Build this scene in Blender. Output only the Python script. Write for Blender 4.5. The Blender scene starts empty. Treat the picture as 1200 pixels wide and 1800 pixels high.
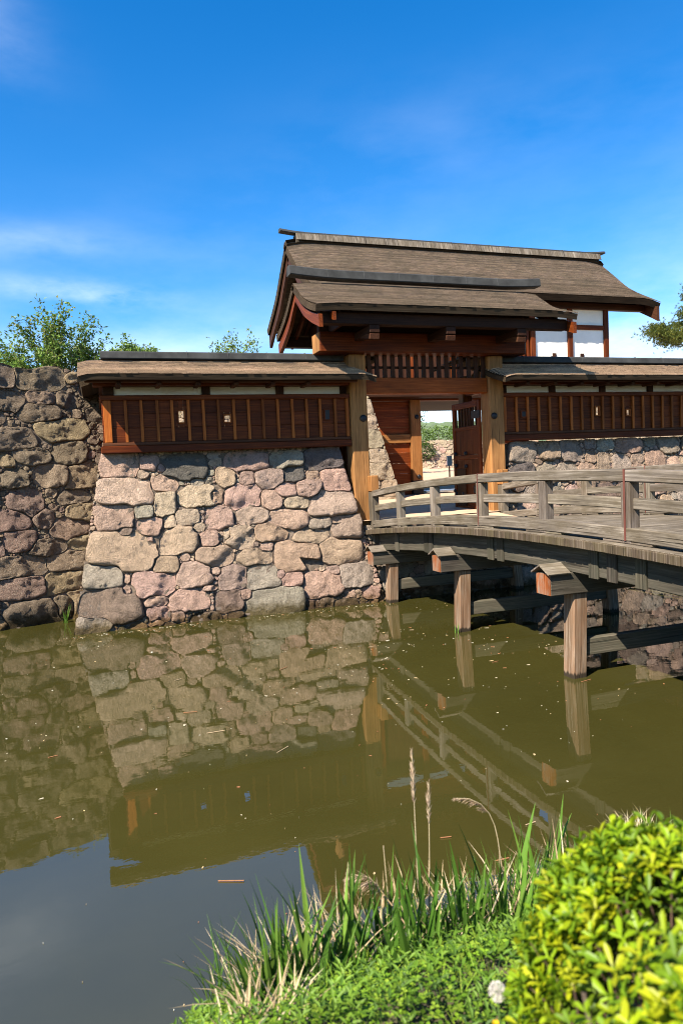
import bpy, math, random
import numpy as np
from mathutils import Vector, Matrix, noise as mn
R = math.radians
scene = bpy.context.scene
col = scene.collection
random.seed(7); RNG = np.random.default_rng(11)

# ------------------------------------------------------------------ camera
YAW, PITCH, ROLL, EYE = R(18.9), R(3.2), R(2.6), 3.0
fw = Vector((math.sin(YAW) * math.cos(PITCH), math.cos(YAW) * math.cos(PITCH), -math.sin(PITCH)))
r0 = Vector((math.cos(YAW), -math.sin(YAW), 0)); u0 = r0.cross(fw)
r2 = r0 * math.cos(ROLL) - u0 * math.sin(ROLL); u2 = r0 * math.sin(ROLL) + u0 * math.cos(ROLL)
cam = bpy.data.cameras.new('camera'); cam_o = bpy.data.objects.new('camera', cam); col.objects.link(cam_o)
cam_o.matrix_world = Matrix(((r2.x, u2.x, -fw.x, 0), (r2.y, u2.y, -fw.y, 0), (r2.z, u2.z, -fw.z, EYE), (0, 0, 0, 1)))
cam.sensor_width = 36.0; cam.sensor_fit = 'AUTO'; cam.lens = 1235 / 1800 * 36
cam.clip_start = 0.05; cam.clip_end = 5000
cam.dof.use_dof = True; cam.dof.focus_distance = 13.0; cam.dof.aperture_fstop = 3.0
scene.camera = cam_o

# ------------------------------------------------------------------ sun, sky, exposure
SUN = Vector((0.85, 0.5, -1.0)).normalized()
sun = bpy.data.lights.new('sun', 'SUN'); sun.energy = 5.0; sun.angle = R(0.5); sun.color = (1.0, 0.915, 0.79)
sun_o = bpy.data.objects.new('sun', sun); col.objects.link(sun_o); sun_o.location = (-20, -12, 30)
sun_o.rotation_euler = SUN.to_track_quat('-Z', 'Y').to_euler()
world = bpy.data.worlds.new('World'); scene.world = world; world.use_nodes = True
nt = world.node_tree; nt.nodes.clear()
def N(t, typ, **kw):
    n = t.nodes.new(typ)
    for k, v in kw.items(): setattr(n, k, v)
    return n
out = N(nt, 'ShaderNodeOutputWorld'); bg = N(nt, 'ShaderNodeBackground'); bg.inputs['Strength'].default_value = 0.09
sky = N(nt, 'ShaderNodeTexSky', sky_type='NISHITA'); sky.sun_disc = False
sky.sun_elevation = math.asin(-SUN.z); sky.sun_rotation = math.atan2(-SUN.x, -SUN.y)
sky.altitude = 400; sky.air_density = 1.0; sky.dust_density = 0.3; sky.ozone_density = 3.0
hs = N(nt, 'ShaderNodeHueSaturation'); hs.inputs['Saturation'].default_value = 1.4; hs.inputs['Value'].default_value = 1.0
hs.inputs['Hue'].default_value = 0.503
nt.links.new(sky.outputs[0], hs.inputs['Color'])
tc = N(nt, 'ShaderNodeTexCoord')
def vmath(t, op, a, b=None):
    n = N(t, 'ShaderNodeVectorMath', operation=op)
    for i, v in enumerate((a, b)):
        if v is None: continue
        if hasattr(v, 'node'): t.links.new(v, n.inputs[i])
        else: n.inputs[i].default_value = v
    return n.outputs['Value'] if op in ('DOT_PRODUCT', 'LENGTH') else n.outputs[0]
def fm(t, op, a, b=None, clamp=False):
    n = N(t, 'ShaderNodeMath', operation=op); n.use_clamp = clamp
    for i, v in enumerate((a, b)):
        if v is None: continue
        if hasattr(v, 'node'): t.links.new(v, n.inputs[i])
        else: n.inputs[i].default_value = v
    return n.outputs[0]
def direction(az, el):
    return Vector((math.sin(R(az)) * math.cos(R(el)), math.cos(R(az)) * math.cos(R(el)), math.sin(R(el))))
D = tc.outputs['Generated']
nz = N(nt, 'ShaderNodeTexNoise'); nz.inputs['Scale'].default_value = 1.0; nz.inputs['Detail'].default_value = 9; nz.inputs['Roughness'].default_value = 0.58
mpg = N(nt, 'ShaderNodeMapping'); mpg.inputs['Scale'].default_value = (4.0, 4.0, 11.0); mpg.inputs['Rotation'].default_value = (0.1, -0.12, 0.3)
nt.links.new(D, mpg.inputs[0]); nt.links.new(mpg.outputs[0], nz.inputs['Vector'])
mr = N(nt, 'ShaderNodeMapRange'); mr.inputs['From Min'].default_value = 0.36; mr.inputs['From Max'].default_value = 0.68
nt.links.new(nz.outputs['Fac'], mr.inputs['Value'])
total = None
# wisps of cirrus: azimuth, elevation, half length, half height, tilt, density
CLOUDS = [(-0.5, 14.2, 5, 0.8, -3, 0.75), (-4, 17.5, 6, 1.2, 2, 0.22), (-8, 31, 5, 2.4, -25, 0.25), (14, 17, 22, 4.0, 0, 0.06), (5, 7, 40, 4.5, 0, 0.6), (34, 7, 22, 5.0, 0, 0.55), (28, 24, 16, 4, 4, 0.06), (100, 30, 40, 9, 10, 0.5), (-120, 30, 40, 10, -10, 0.5)]
for az, el, hw, hh, tilt, dens in CLOUDS:
    c = direction(az, el); rt = Vector((math.cos(R(az)), -math.sin(R(az)), 0)); up = rt.cross(c)
    a = rt * math.cos(R(tilt)) + up * math.sin(R(tilt)); b = up * math.cos(R(tilt)) - rt * math.sin(R(tilt))
    x = fm(nt, 'DIVIDE', vmath(nt, 'DOT_PRODUCT', D, a), R(hw)); y = fm(nt, 'DIVIDE', vmath(nt, 'DOT_PRODUCT', vmath(nt, 'SUBTRACT', D, c), b), R(hh))
    x0 = fm(nt, 'DIVIDE', c.dot(a), R(hw)) if False else None
    x = fm(nt, 'DIVIDE', vmath(nt, 'DOT_PRODUCT', vmath(nt, 'SUBTRACT', D, c), a), R(hw))
    e = fm(nt, 'EXPONENT', fm(nt, 'MULTIPLY', fm(nt, 'ADD', fm(nt, 'MULTIPLY', x, x), fm(nt, 'MULTIPLY', y, y)), -1.0))
    e = fm(nt, 'MULTIPLY', e, dens)
    total = e if total is None else fm(nt, 'ADD', total, e)
cl = fm(nt, 'MULTIPLY', total, mr.outputs[0], clamp=True)
mix = N(nt, 'ShaderNodeMix', data_type='RGBA'); mix.inputs['B'].default_value = (6.0, 6.5, 7.6, 1)
nt.links.new(cl, mix.inputs['Factor']); nt.links.new(hs.outputs[0], mix.inputs['A'])
nt.links.new(mix.outputs['Result'], bg.inputs['Color']); nt.links.new(bg.outputs[0], out.inputs[0])
vs = scene.view_settings
vs.view_transform = 'Standard'; vs.look = 'None'; vs.exposure = 1.45; vs.gamma = 1.0; vs.use_curve_mapping = False
scene.cycles.filter_width = 1.0; scene.cycles.max_bounces = 7; scene.cycles.diffuse_bounces = 3; scene.cycles.glossy_bounces = 3; scene.cycles.transparent_max_bounces = 4
scene.cycles.caustics_reflective = False; scene.cycles.caustics_refractive = False

# ------------------------------------------------------------------ object helpers
def tag(o, label=None, cat=None, group=None, kind=None):
    for k, v in (('label', label), ('category', cat), ('group', group), ('kind', kind)):
        if v: o[k] = v
    return o
def thing(name, label, cat, loc=(0, 0, 0), group=None):
    o = bpy.data.objects.new(name, None); col.objects.link(o); o.location = loc; o.empty_display_size = 0.2
    return tag(o, label, cat, group)

class MB:
    """Collects shapes; build() links them as ONE mesh object. Every vertex carries g (grain coordinates) and col (tint)."""
    def __init__(s): s.v = []; s.f = []; s.g = []; s.c = []; s.m = []; s.flat = []
    def add(s, vs, fs, g=None, c=(1, 1, 1), m=0, flat=False):
        if flat: s.flat += range(len(s.f), len(s.f) + len(fs))
        n = len(s.v); s.v += [tuple(v) for v in vs]
        off = (random.uniform(0, 50), random.uniform(0, 50), random.uniform(0, 50))
        if g is None: g = vs
        s.g += [(p[0] + off[0], p[1] + off[1], p[2] + off[2]) for p in g]
        s.c += [c] * len(vs) if not isinstance(c, list) else c
        s.f += [tuple(i + n for i in f) for f in fs]; s.m += [m] * len(fs)
    def build(s, name, mats, parent=None, smooth=False, origin=None):
        me = bpy.data.meshes.new(name); o = bpy.data.objects.new(name, me); col.objects.link(o)
        V = np.array(s.v, dtype=np.float64)
        org = np.zeros(3)
        if parent is not None:
            q = parent
            while q is not None: org = org + np.array(q.location); q = q.parent
        elif origin is not None: org = np.array(origin); o.location = origin
        me.from_pydata((V - org).tolist(), [], s.f)
        for m in (mats if isinstance(mats, (list, tuple)) else [mats]): me.materials.append(m)
        me.polygons.foreach_set('material_index', s.m)
        if smooth:
            sm = [True] * len(s.f)
            for i in s.flat: sm[i] = False
            me.polygons.foreach_set('use_smooth', sm)
        a = me.attributes.new('g', 'FLOAT_VECTOR', 'POINT'); a.data.foreach_set('vector', np.array(s.g, dtype=np.float32).ravel())
        a = me.attributes.new('col', 'FLOAT_COLOR', 'POINT'); cc = np.ones((len(s.v), 4), dtype=np.float32); cc[:, :3] = np.array(s.c); a.data.foreach_set('color', cc.ravel())
        me.update()
        if parent is not None: o.parent = parent
        return o
    # chamfered box from a centre, three half-vectors
    def obox(s, ctr, ax, ay, az, ch=0.012, c=None, m=0, long=None):
        ctr = Vector(ctr); A = [Vector(ax), Vector(ay), Vector(az)]; L = [a.length for a in A]
        if c is None: k = random.uniform(0.68, 1.22); c = (k, k * random.uniform(0.96, 1.03), k * random.uniform(0.93, 1.04))
        ch = min(ch, min(L) * 0.45)
        U = [A[i] / L[i] for i in range(3)]
        if long is None: long = max(range(3), key=lambda i: L[i])
        oth = [i for i in range(3) if i != long]
        vs, gs, idx = [], [], {}
        for sx in (-1, 1):
            for sy in (-1, 1):
                for sz in (-1, 1):
                    sg = (sx, sy, sz)
                    for k in range(3):
                        q = [sg[i] * (L[i] if i == k else L[i] - ch) for i in range(3)]
                        idx[(sg, k)] = len(vs); vs.append(ctr + U[0] * q[0] + U[1] * q[1] + U[2] * q[2]); gs.append((q[long], q[oth[0]], q[oth[1]]))
        fs = []
        for k in range(3):
            i, j = [x for x in range(3) if x != k]
            for sk in (-1, 1):
                q = []
                for si, sj in ((-1, -1), (1, -1), (1, 1), (-1, 1)):
                    sg = [0, 0, 0]; sg[k] = sk; sg[i] = si; sg[j] = sj; q.append(idx[(tuple(sg), k)])
                fs.append(q)
            for si in (-1, 1):
                for sj in (-1, 1):
                    a = [0, 0, 0]; a[k] = -1; a[i] = si; a[j] = sj; b = list(a); b[k] = 1
                    a, b = tuple(a), tuple(b); fs.append([idx[(a, i)], idx[(b, i)], idx[(b, j)], idx[(a, j)]])
        for sx in (-1, 1):
            for sy in (-1, 1):
                for sz in (-1, 1): fs.append([idx[((sx, sy, sz), k)] for k in range(3)])
        ff = []
        for f in fs:
            p = [vs[i] for i in f]; n = (p[1] - p[0]).cross(p[2] - p[0]); mid = sum(p, Vector()) / len(p)
            ff.append(f if n.dot(mid - ctr) > 0 else f[::-1])
        s.add(vs, ff, gs, c, m)
    def box(s, x0, x1, y0, y1, z0, z1, ch=0.012, c=None, m=0, long=None):
        s.obox(((x0 + x1) / 2, (y0 + y1) / 2, (z0 + z1) / 2), ((x1 - x0) / 2, 0, 0), (0, (y1 - y0) / 2, 0), (0, 0, (z1 - z0) / 2), ch, c, m, long)
    def beam(s, p, q, w, h, up=(0, 0, 1), ch=0.012, c=None, m=0):
        p, q = Vector(p), Vector(q); d = q - p; L = d.length; d.normalize(); side = d.cross(Vector(up)).normalized(); u = side.cross(d)
        s.obox((p + q) / 2, d * L / 2, side * w / 2, u * h / 2, ch, c, m, 0)
    # sweep a 2D section (list of (a,b)) along points; frames given as (origin, A, B)
    def sweep(s, frames, sec, c=None, m=0, cap=True):
        if c is None: k = random.uniform(0.85, 1.12); c = (k, k, k * random.uniform(0.95, 1.03))
        n = len(sec); vs, gs, fs = [], [], []; L = 0; prev = None
        for o, A, B in frames:
            o = Vector(o); L += 0 if prev is None else (o - prev).length; prev = o
            for a, b in sec: vs.append(o + Vector(A) * a + Vector(B) * b); gs.append((L, a, b))
        for i in range(len(frames) - 1):
            for k in range(n): fs.append((i * n + k, i * n + (k + 1) % n, (i + 1) * n + (k + 1) % n, (i + 1) * n + k))
        if cap: fs += [tuple(range(n))[::-1], tuple(range((len(frames) - 1) * n, len(frames) * n))]
        s.add(vs, fs, gs, c, m)
    def tube(s, pts, rad, n=7, c=None, m=0):
        pts = [Vector(p) for p in pts]; fr = []
        sec = [(math.cos(2 * math.pi * k / n), math.sin(2 * math.pi * k / n)) for k in range(n)]
        for i, p in enumerate(pts):
            d = (pts[min(i + 1, len(pts) - 1)] - pts[max(i - 1, 0)]).normalized()
            A = d.cross(Vector((0.31, 0.77, 0.55))).normalized(); B = d.cross(A); r = rad[i] if isinstance(rad, (list, tuple)) else rad
            fr.append((p, A * r, B * r))
        s.sweep(fr, sec, c if c else (1, 1, 1), m)
    def dome(s, ctr, nrm, r, h, c=(1, 1, 1), m=0, n=14):
        ctr, nrm = Vector(ctr), Vector(nrm).normalized(); A = nrm.orthogonal().normalized(); B = nrm.cross(A); vs = []; fs = []
        prof = [(1, -0.02), (1, h * 0.35), (0.9, h * 0.62), (0.6, h * 0.9), (0.25, h)]
        for rr, hh in prof:
            for k in range(n):
                t = 2 * math.pi * k / n; vs.append(ctr + (A * math.cos(t) + B * math.sin(t)) * r * rr + nrm * hh)
        for i in range(len(prof) - 1):
            for k in range(n): fs.append((i * n + k, i * n + (k + 1) % n, (i + 1) * n + (k + 1) % n, (i + 1) * n + k))
        fs.append(tuple(range((len(prof) - 1) * n, len(prof) * n))); s.add(vs, fs, None, c, m)
    def leaf(s, p, d, up, L, W, c, m=0, fold=0.25):
        p = Vector(p); d = Vector(d).normalized(); side = d.cross(Vector(up))
        if side.length < 1e-4: side = d.orthogonal()
        side.normalize(); nn = side.cross(d)
        s.add([p, p + d * L * .5 + side * W * .5 + nn * W * fold, p + d * L, p + d * L * .5 - side * W * .5 + nn * W * fold], [(0, 1, 2), (0, 2, 3)], None, c, m)

# ------------------------------------------------------------------ materials
def newmat(name):
    m = bpy.data.materials.new(name); m.use_nodes = True; t = m.node_tree
    return m, t, t.nodes['Principled BSDF']
def ramp(t, fac, stops):
    r = N(t, 'ShaderNodeValToRGB'); e = r.color_ramp.elements
    while len(e) < len(stops): e.new(0.5)
    for i, (p, c) in enumerate(stops): e[i].position = p; e[i].color = (c, c, c, 1) if isinstance(c, (int, float)) else (*c, 1)
    t.links.new(fac, r.inputs[0]); return r.outputs[0]
def attr(t, name):
    a = N(t, 'ShaderNodeAttribute'); a.attribute_name = name; return a
def noise(t, vec, scale, detail=5, rough=0.6, dist=0.0):
    n = N(t, 'ShaderNodeTexNoise'); n.inputs['Scale'].default_value = scale; n.inputs['Detail'].default_value = detail
    n.inputs['Roughness'].default_value = rough; n.inputs['Distortion'].default_value = dist
    if vec is not None: t.links.new(vec, n.inputs['Vector'])
    return n.outputs['Fac']
def mapping(t, vec, sc):
    n = N(t, 'ShaderNodeMapping'); n.inputs['Scale'].default_value = sc; t.links.new(vec, n.inputs[0]); return n.outputs[0]
def mixc(t, a, b, fac, mode='MIX'):
    n = N(t, 'ShaderNodeMix', data_type='RGBA', blend_type=mode)
    for k, v in (('A', a), ('B', b), ('Factor', fac)):
        if hasattr(v, 'node'): t.links.new(v, n.inputs[k])
        elif k == 'Factor': n.inputs[k].default_value = v
        else: n.inputs[k].default_value = (*v, 1)
    return n.outputs['Result']
def bump(t, bs, h, strength, dist):
    b = N(t, 'ShaderNodeBump'); b.inputs['Strength'].default_value = strength; b.inputs['Distance'].default_value = dist
    t.links.new(h, b.inputs['Height']); t.links.new(b.outputs[0], bs.inputs['Normal'])
def wood(name, dark, mid, light, rough=0.6, bmp=0.35, stain=None, crack=0.0, waterline=False, spec=0.12):
    m, t, bs = newmat(name); g = attr(t, 'g').outputs['Vector']
    gr = noise(t, mapping(t, g, (1.3, 42, 42)), 1.0, 6, 0.66, 0.5)
    base = ramp(t, gr, [(0.25, dark), (0.5, mid), (0.78, light)])
    big = noise(t, mapping(t, g, (0.9, 4, 4)), 1.0, 3)
    base = mixc(t, base, ramp(t, big, [(0.3, 0.62), (0.7, 1.12)]), 1.0, 'MULTIPLY')
    h = gr
    if crack:
        ck = ramp(t, noise(t, mapping(t, g, (0.9, 30, 30)), 1.0, 2, 0.5, 0.3), [(0.30, 0.0), (0.37, 1.0)])
        base = mixc(t, base, mixc(t, (0.06, 0.05, 0.04), (1, 1, 1), ck), crack, 'MULTIPLY'); h = fm(t, 'ADD', gr, ck)
    if stain:
        sn = ramp(t, noise(t, mapping(t, g, (1.6, 5, 5)), 1.0, 6, 0.7), [(0.42, 0.0), (0.62, 1.0)])
        base = mixc(t, base, stain[0], fm(t, 'MULTIPLY', sn, stain[1]))
    if waterline:
        geo = N(t, 'ShaderNodeNewGeometry'); sp = N(t, 'ShaderNodeSeparateXYZ'); t.links.new(geo.outputs['Position'], sp.inputs[0])
        z = fm(t, 'ADD', sp.outputs['Z'], fm(t, 'MULTIPLY', fm(t, 'SUBTRACT', gr, 0.5), 0.16))
        base = mixc(t, (0.03, 0.022, 0.014), base, ramp(t, z, [(0.055, 0.0), (0.085, 1.0)]))
    base = mixc(t, base, attr(t, 'col').outputs['Color'], 1.0, 'MULTIPLY')
    t.links.new(base, bs.inputs['Base Color']); bs.inputs['Roughness'].default_value = rough; bs.inputs['Specular IOR Level'].default_value = spec
    bump(t, bs, h, bmp, 0.006); return m
M = {}
M['red'] = wood('stained red timber', (0.038, 0.008, 0.0022), (0.12, 0.026, 0.0055), (0.25, 0.066, 0.014), 0.5)
M['redlight'] = wood('orange red timber', (0.13, 0.03, 0.006), (0.35, 0.095, 0.017), (0.5, 0.17, 0.036), 0.5)
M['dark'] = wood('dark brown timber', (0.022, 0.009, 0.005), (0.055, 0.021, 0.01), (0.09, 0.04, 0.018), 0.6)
M['tan'] = wood('golden cypress timber', (0.14, 0.06, 0.02), (0.30, 0.14, 0.047), (0.42, 0.22, 0.08), 0.6, crack=0.6)
M['grey'] = wood('weathered grey timber', (0.055, 0.043, 0.033), (0.175, 0.145, 0.112), (0.36, 0.31, 0.25), 0.85, 0.8, ((0.085, 0.066, 0.042), 0.75), 0.9, spec=0.1)
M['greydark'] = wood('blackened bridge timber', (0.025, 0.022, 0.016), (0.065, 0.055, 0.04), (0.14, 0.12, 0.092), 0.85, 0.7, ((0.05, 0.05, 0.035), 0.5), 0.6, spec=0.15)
M['pile'] = wood('weathered pile timber', (0.06, 0.035, 0.021), (0.19, 0.125, 0.078), (0.42, 0.34, 0.26), 0.85, 0.8, ((0.2, 0.1, 0.05), 0.5), 0.6, True, spec=0.15)
M['deckend'] = wood('mossy plank ends', (0.03, 0.02, 0.013), (0.085, 0.062, 0.042), (0.22, 0.18, 0.135), 0.9, 0.9, ((0.075, 0.06, 0.03), 0.6), 0.6, spec=0.1)
M['rust'] = wood('orange stained end grain', (0.08, 0.02, 0.008), (0.26, 0.07, 0.016), (0.32, 0.21, 0.14), 0.8, 0.6, ((0.2, 0.16, 0.12), 1.0), 0.8, spec=0.15)
M['strap'] = wood('red painted iron strap', (0.07, 0.025, 0.018), (0.12, 0.042, 0.032), (0.17, 0.08, 0.06), 0.5)
def shingle(name, dark, light, rough=0.85):
    m, t, bs = newmat(name); g = attr(t, 'g').outputs['Vector']
    gr = noise(t, mapping(t, g, (4, 60, 60)), 1.0, 5, 0.65)
    base = mixc(t, ramp(t, gr, [(0.3, dark), (0.72, light)]), attr(t, 'col').outputs['Color'], 1.0, 'MULTIPLY')
    geo = N(t, 'ShaderNodeNewGeometry'); big = noise(t, geo.outputs['Position'], 1.1, 5, 0.6)
    base = mixc(t, base, ramp(t, big, [(0.32, (0.72, 0.74, 0.68)), (0.68, (1.12, 1.08, 1.04))]), 1.0, 'MULTIPLY')
    t.links.new(base, bs.inputs['Base Color']); bs.inputs['Roughness'].default_value = rough; bs.inputs['Specular IOR Level'].default_value = 0.2
    bump(t, bs, gr, 0.5, 0.005); return m
M['shingle'] = shingle('grey brown bark shingles', (0.05, 0.036, 0.026), (0.118, 0.087, 0.062))
M['shingle2'] = shingle('sunbleached cedar shingles', (0.08, 0.05, 0.032), (0.28, 0.195, 0.13))
M['eave'] = wood('layered eave edge', (0.02, 0.014, 0.009), (0.05, 0.034, 0.02), (0.09, 0.065, 0.04), 0.9, 0.8, spec=0.1)
def flat(name, c, rough=0.5, metal=0.0, var=0.15, sc=3.0, bmp=0.0, spec=0.3):
    m, t, bs = newmat(name); geo = N(t, 'ShaderNodeNewGeometry')
    nn = noise(t, geo.outputs['Position'], sc, 6, 0.65)
    lo = tuple(x * (1 - var) for x in c); hi = tuple(min(1, x * (1 + var)) for x in c)
    base = mixc(t, ramp(t, nn, [(0.3, lo), (0.7, hi)]), attr(t, 'col').outputs['Color'], 1.0, 'MULTIPLY')
    t.links.new(base, bs.inputs['Base Color']); bs.inputs['Roughness'].default_value = rough; bs.inputs['Metallic'].default_value = metal; bs.inputs['Specular IOR Level'].default_value = spec
    if bmp: bump(t, bs, noise(t, geo.outputs['Position'], sc * 8, 6, 0.7), bmp, 0.02)
    return m
M['copper'] = flat('aged dark ridge sheet', (0.042, 0.042, 0.040), 0.7, 0.0, 0.4, 2.5, spec=0.1)
M['plaster'] = flat('white lime plaster', (0.82, 0.79, 0.71), 0.9, 0, 0.06, 1.5, 0.15)
M['iron'] = flat('black iron', (0.016, 0.016, 0.018), 0.45, 0.3, 0.3, 6)
M['gravel'] = flat('sandy gravel', (0.46, 0.32, 0.21), 0.95, 0, 0.14, 2.5, 0.4)
M['earth'] = flat('bank soil', (0.09, 0.075, 0.04), 0.95, 0, 0.3, 3.0, 0.6)
M['hill'] = flat('wooded hillside', (0.10, 0.135, 0.06), 0.95, 0, 0.5, 0.11, 1.0)
M['bark'] = flat('tree bark', (0.10, 0.075, 0.055), 0.9, 0, 0.4, 9, 0.5)
M['paleblue'] = flat('pale blue painted sign', (0.45, 0.66, 0.74), 0.5, 0, 0.05)
M['steel'] = flat('steel plate', (0.45, 0.5, 0.56), 0.25, 0.8, 0.15)
M['bed'] = flat('moat mud', (0.05, 0.04, 0.02), 0.95, 0, 0.3, 1)
def stone_mat(name, lichen=None, dark=0.55, wet=True):
    m, t, bs = newmat(name); geo = N(t, 'ShaderNodeNewGeometry'); P = geo.outputs['Position']; c = attr(t, 'col').outputs['Color']
    n1 = noise(t, P, 5.5, 7, 0.66); n2 = noise(t, P, 30, 6, 0.75, 0.4); n3 = noise(t, P, 95, 3, 0.6)
    k = ramp(t, n1, [(0.25, dark), (0.5, 0.98), (0.75, 1.25)])
    base = mixc(t, c, k, 1.0, 'MULTIPLY')
    base = mixc(t, base, ramp(t, n2, [(0.3, 0.68), (0.7, 1.25)]), 1.0, 'MULTIPLY')
    pit = ramp(t, n3, [(0.30, 0.35), (0.42, 1.0)]); base = mixc(t, base, pit, 0.8, 'MULTIPLY')
    if lichen:
        sp = ramp(t, noise(t, P, 46, 3, 0.5), [(0.60, 0.0), (0.68, 1.0)]); area = ramp(t, noise(t, P, 2.3, 4), [(0.36, 0.1), (0.6, 1.0)])
        base = mixc(t, base, lichen, fm(t, 'MULTIPLY', sp, area))
    if wet:
        s = N(t, 'ShaderNodeSeparateXYZ'); t.links.new(P, s.inputs[0])
        z = fm(t, 'ADD', s.outputs['Z'], fm(t, 'MULTIPLY', fm(t, 'SUBTRACT', n1, 0.5), 0.5))
        base = mixc(t, mixc(t, base, (0.36, 0.32, 0.2), 1.0, 'MULTIPLY'), base, ramp(t, z, [(0.10, 0.0), (0.30, 1.0)]))
    t.links.new(base, bs.inputs['Base Color']); bs.inputs['Roughness'].default_value = 0.92; bs.inputs['Specular IOR Level'].default_value = 0.18
    n4 = noise(t, P, 11, 8, 0.72, 0.8)
    h = fm(t, 'ADD', fm(t, 'MULTIPLY', n2, 2.0), fm(t, 'ADD', fm(t, 'MULTIPLY', pit, 0.6), fm(t, 'MULTIPLY', n4, 3.0)))
    bump(t, bs, h, 1.0, 0.05); return m
M['stone'] = stone_mat('andesite rubble')
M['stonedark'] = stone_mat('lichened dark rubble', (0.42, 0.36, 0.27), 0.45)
M['stonepale'] = stone_mat('pale hewn blocks', None, 0.7, False)
M['gap'] = flat('deep joints', (0.15, 0.115, 0.085), 1.0, 0, 0.6, 14, 1.0)
def leafmat(name, rough=0.45, trans=0.35, var=0.25, sc=2.0):
    m, t, bs = newmat(name); c = attr(t, 'col').outputs['Color']; geo = N(t, 'ShaderNodeNewGeometry')
    nn = noise(t, geo.outputs['Position'], sc, 3); c = mixc(t, c, ramp(t, nn, [(0.3, 1 - var), (0.7, 1 + var)]), 1.0, 'MULTIPLY')
    t.links.new(c, bs.inputs['Base Color']); bs.inputs['Roughness'].default_value = rough; bs.inputs['Specular IOR Level'].default_value = 0.25
    tr = N(t, 'ShaderNodeBsdfTranslucent'); t.links.new(c, tr.inputs['Color']); mx = N(t, 'ShaderNodeMixShader'); mx.inputs[0].default_value = trans
    o = t.nodes['Material Output']; t.links.new(bs.outputs[0], mx.inputs[1]); t.links.new(tr.outputs[0], mx.inputs[2]); t.links.new(mx.outputs[0], o.inputs[0]); return m
M['leaf'] = leafmat('leaves'); M['hedge'] = leafmat('golden leaves', 0.4, 0.4, 0.12, 6); M['straw'] = leafmat('dry straw', 0.8, 0.2, 0.2, 8)
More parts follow.
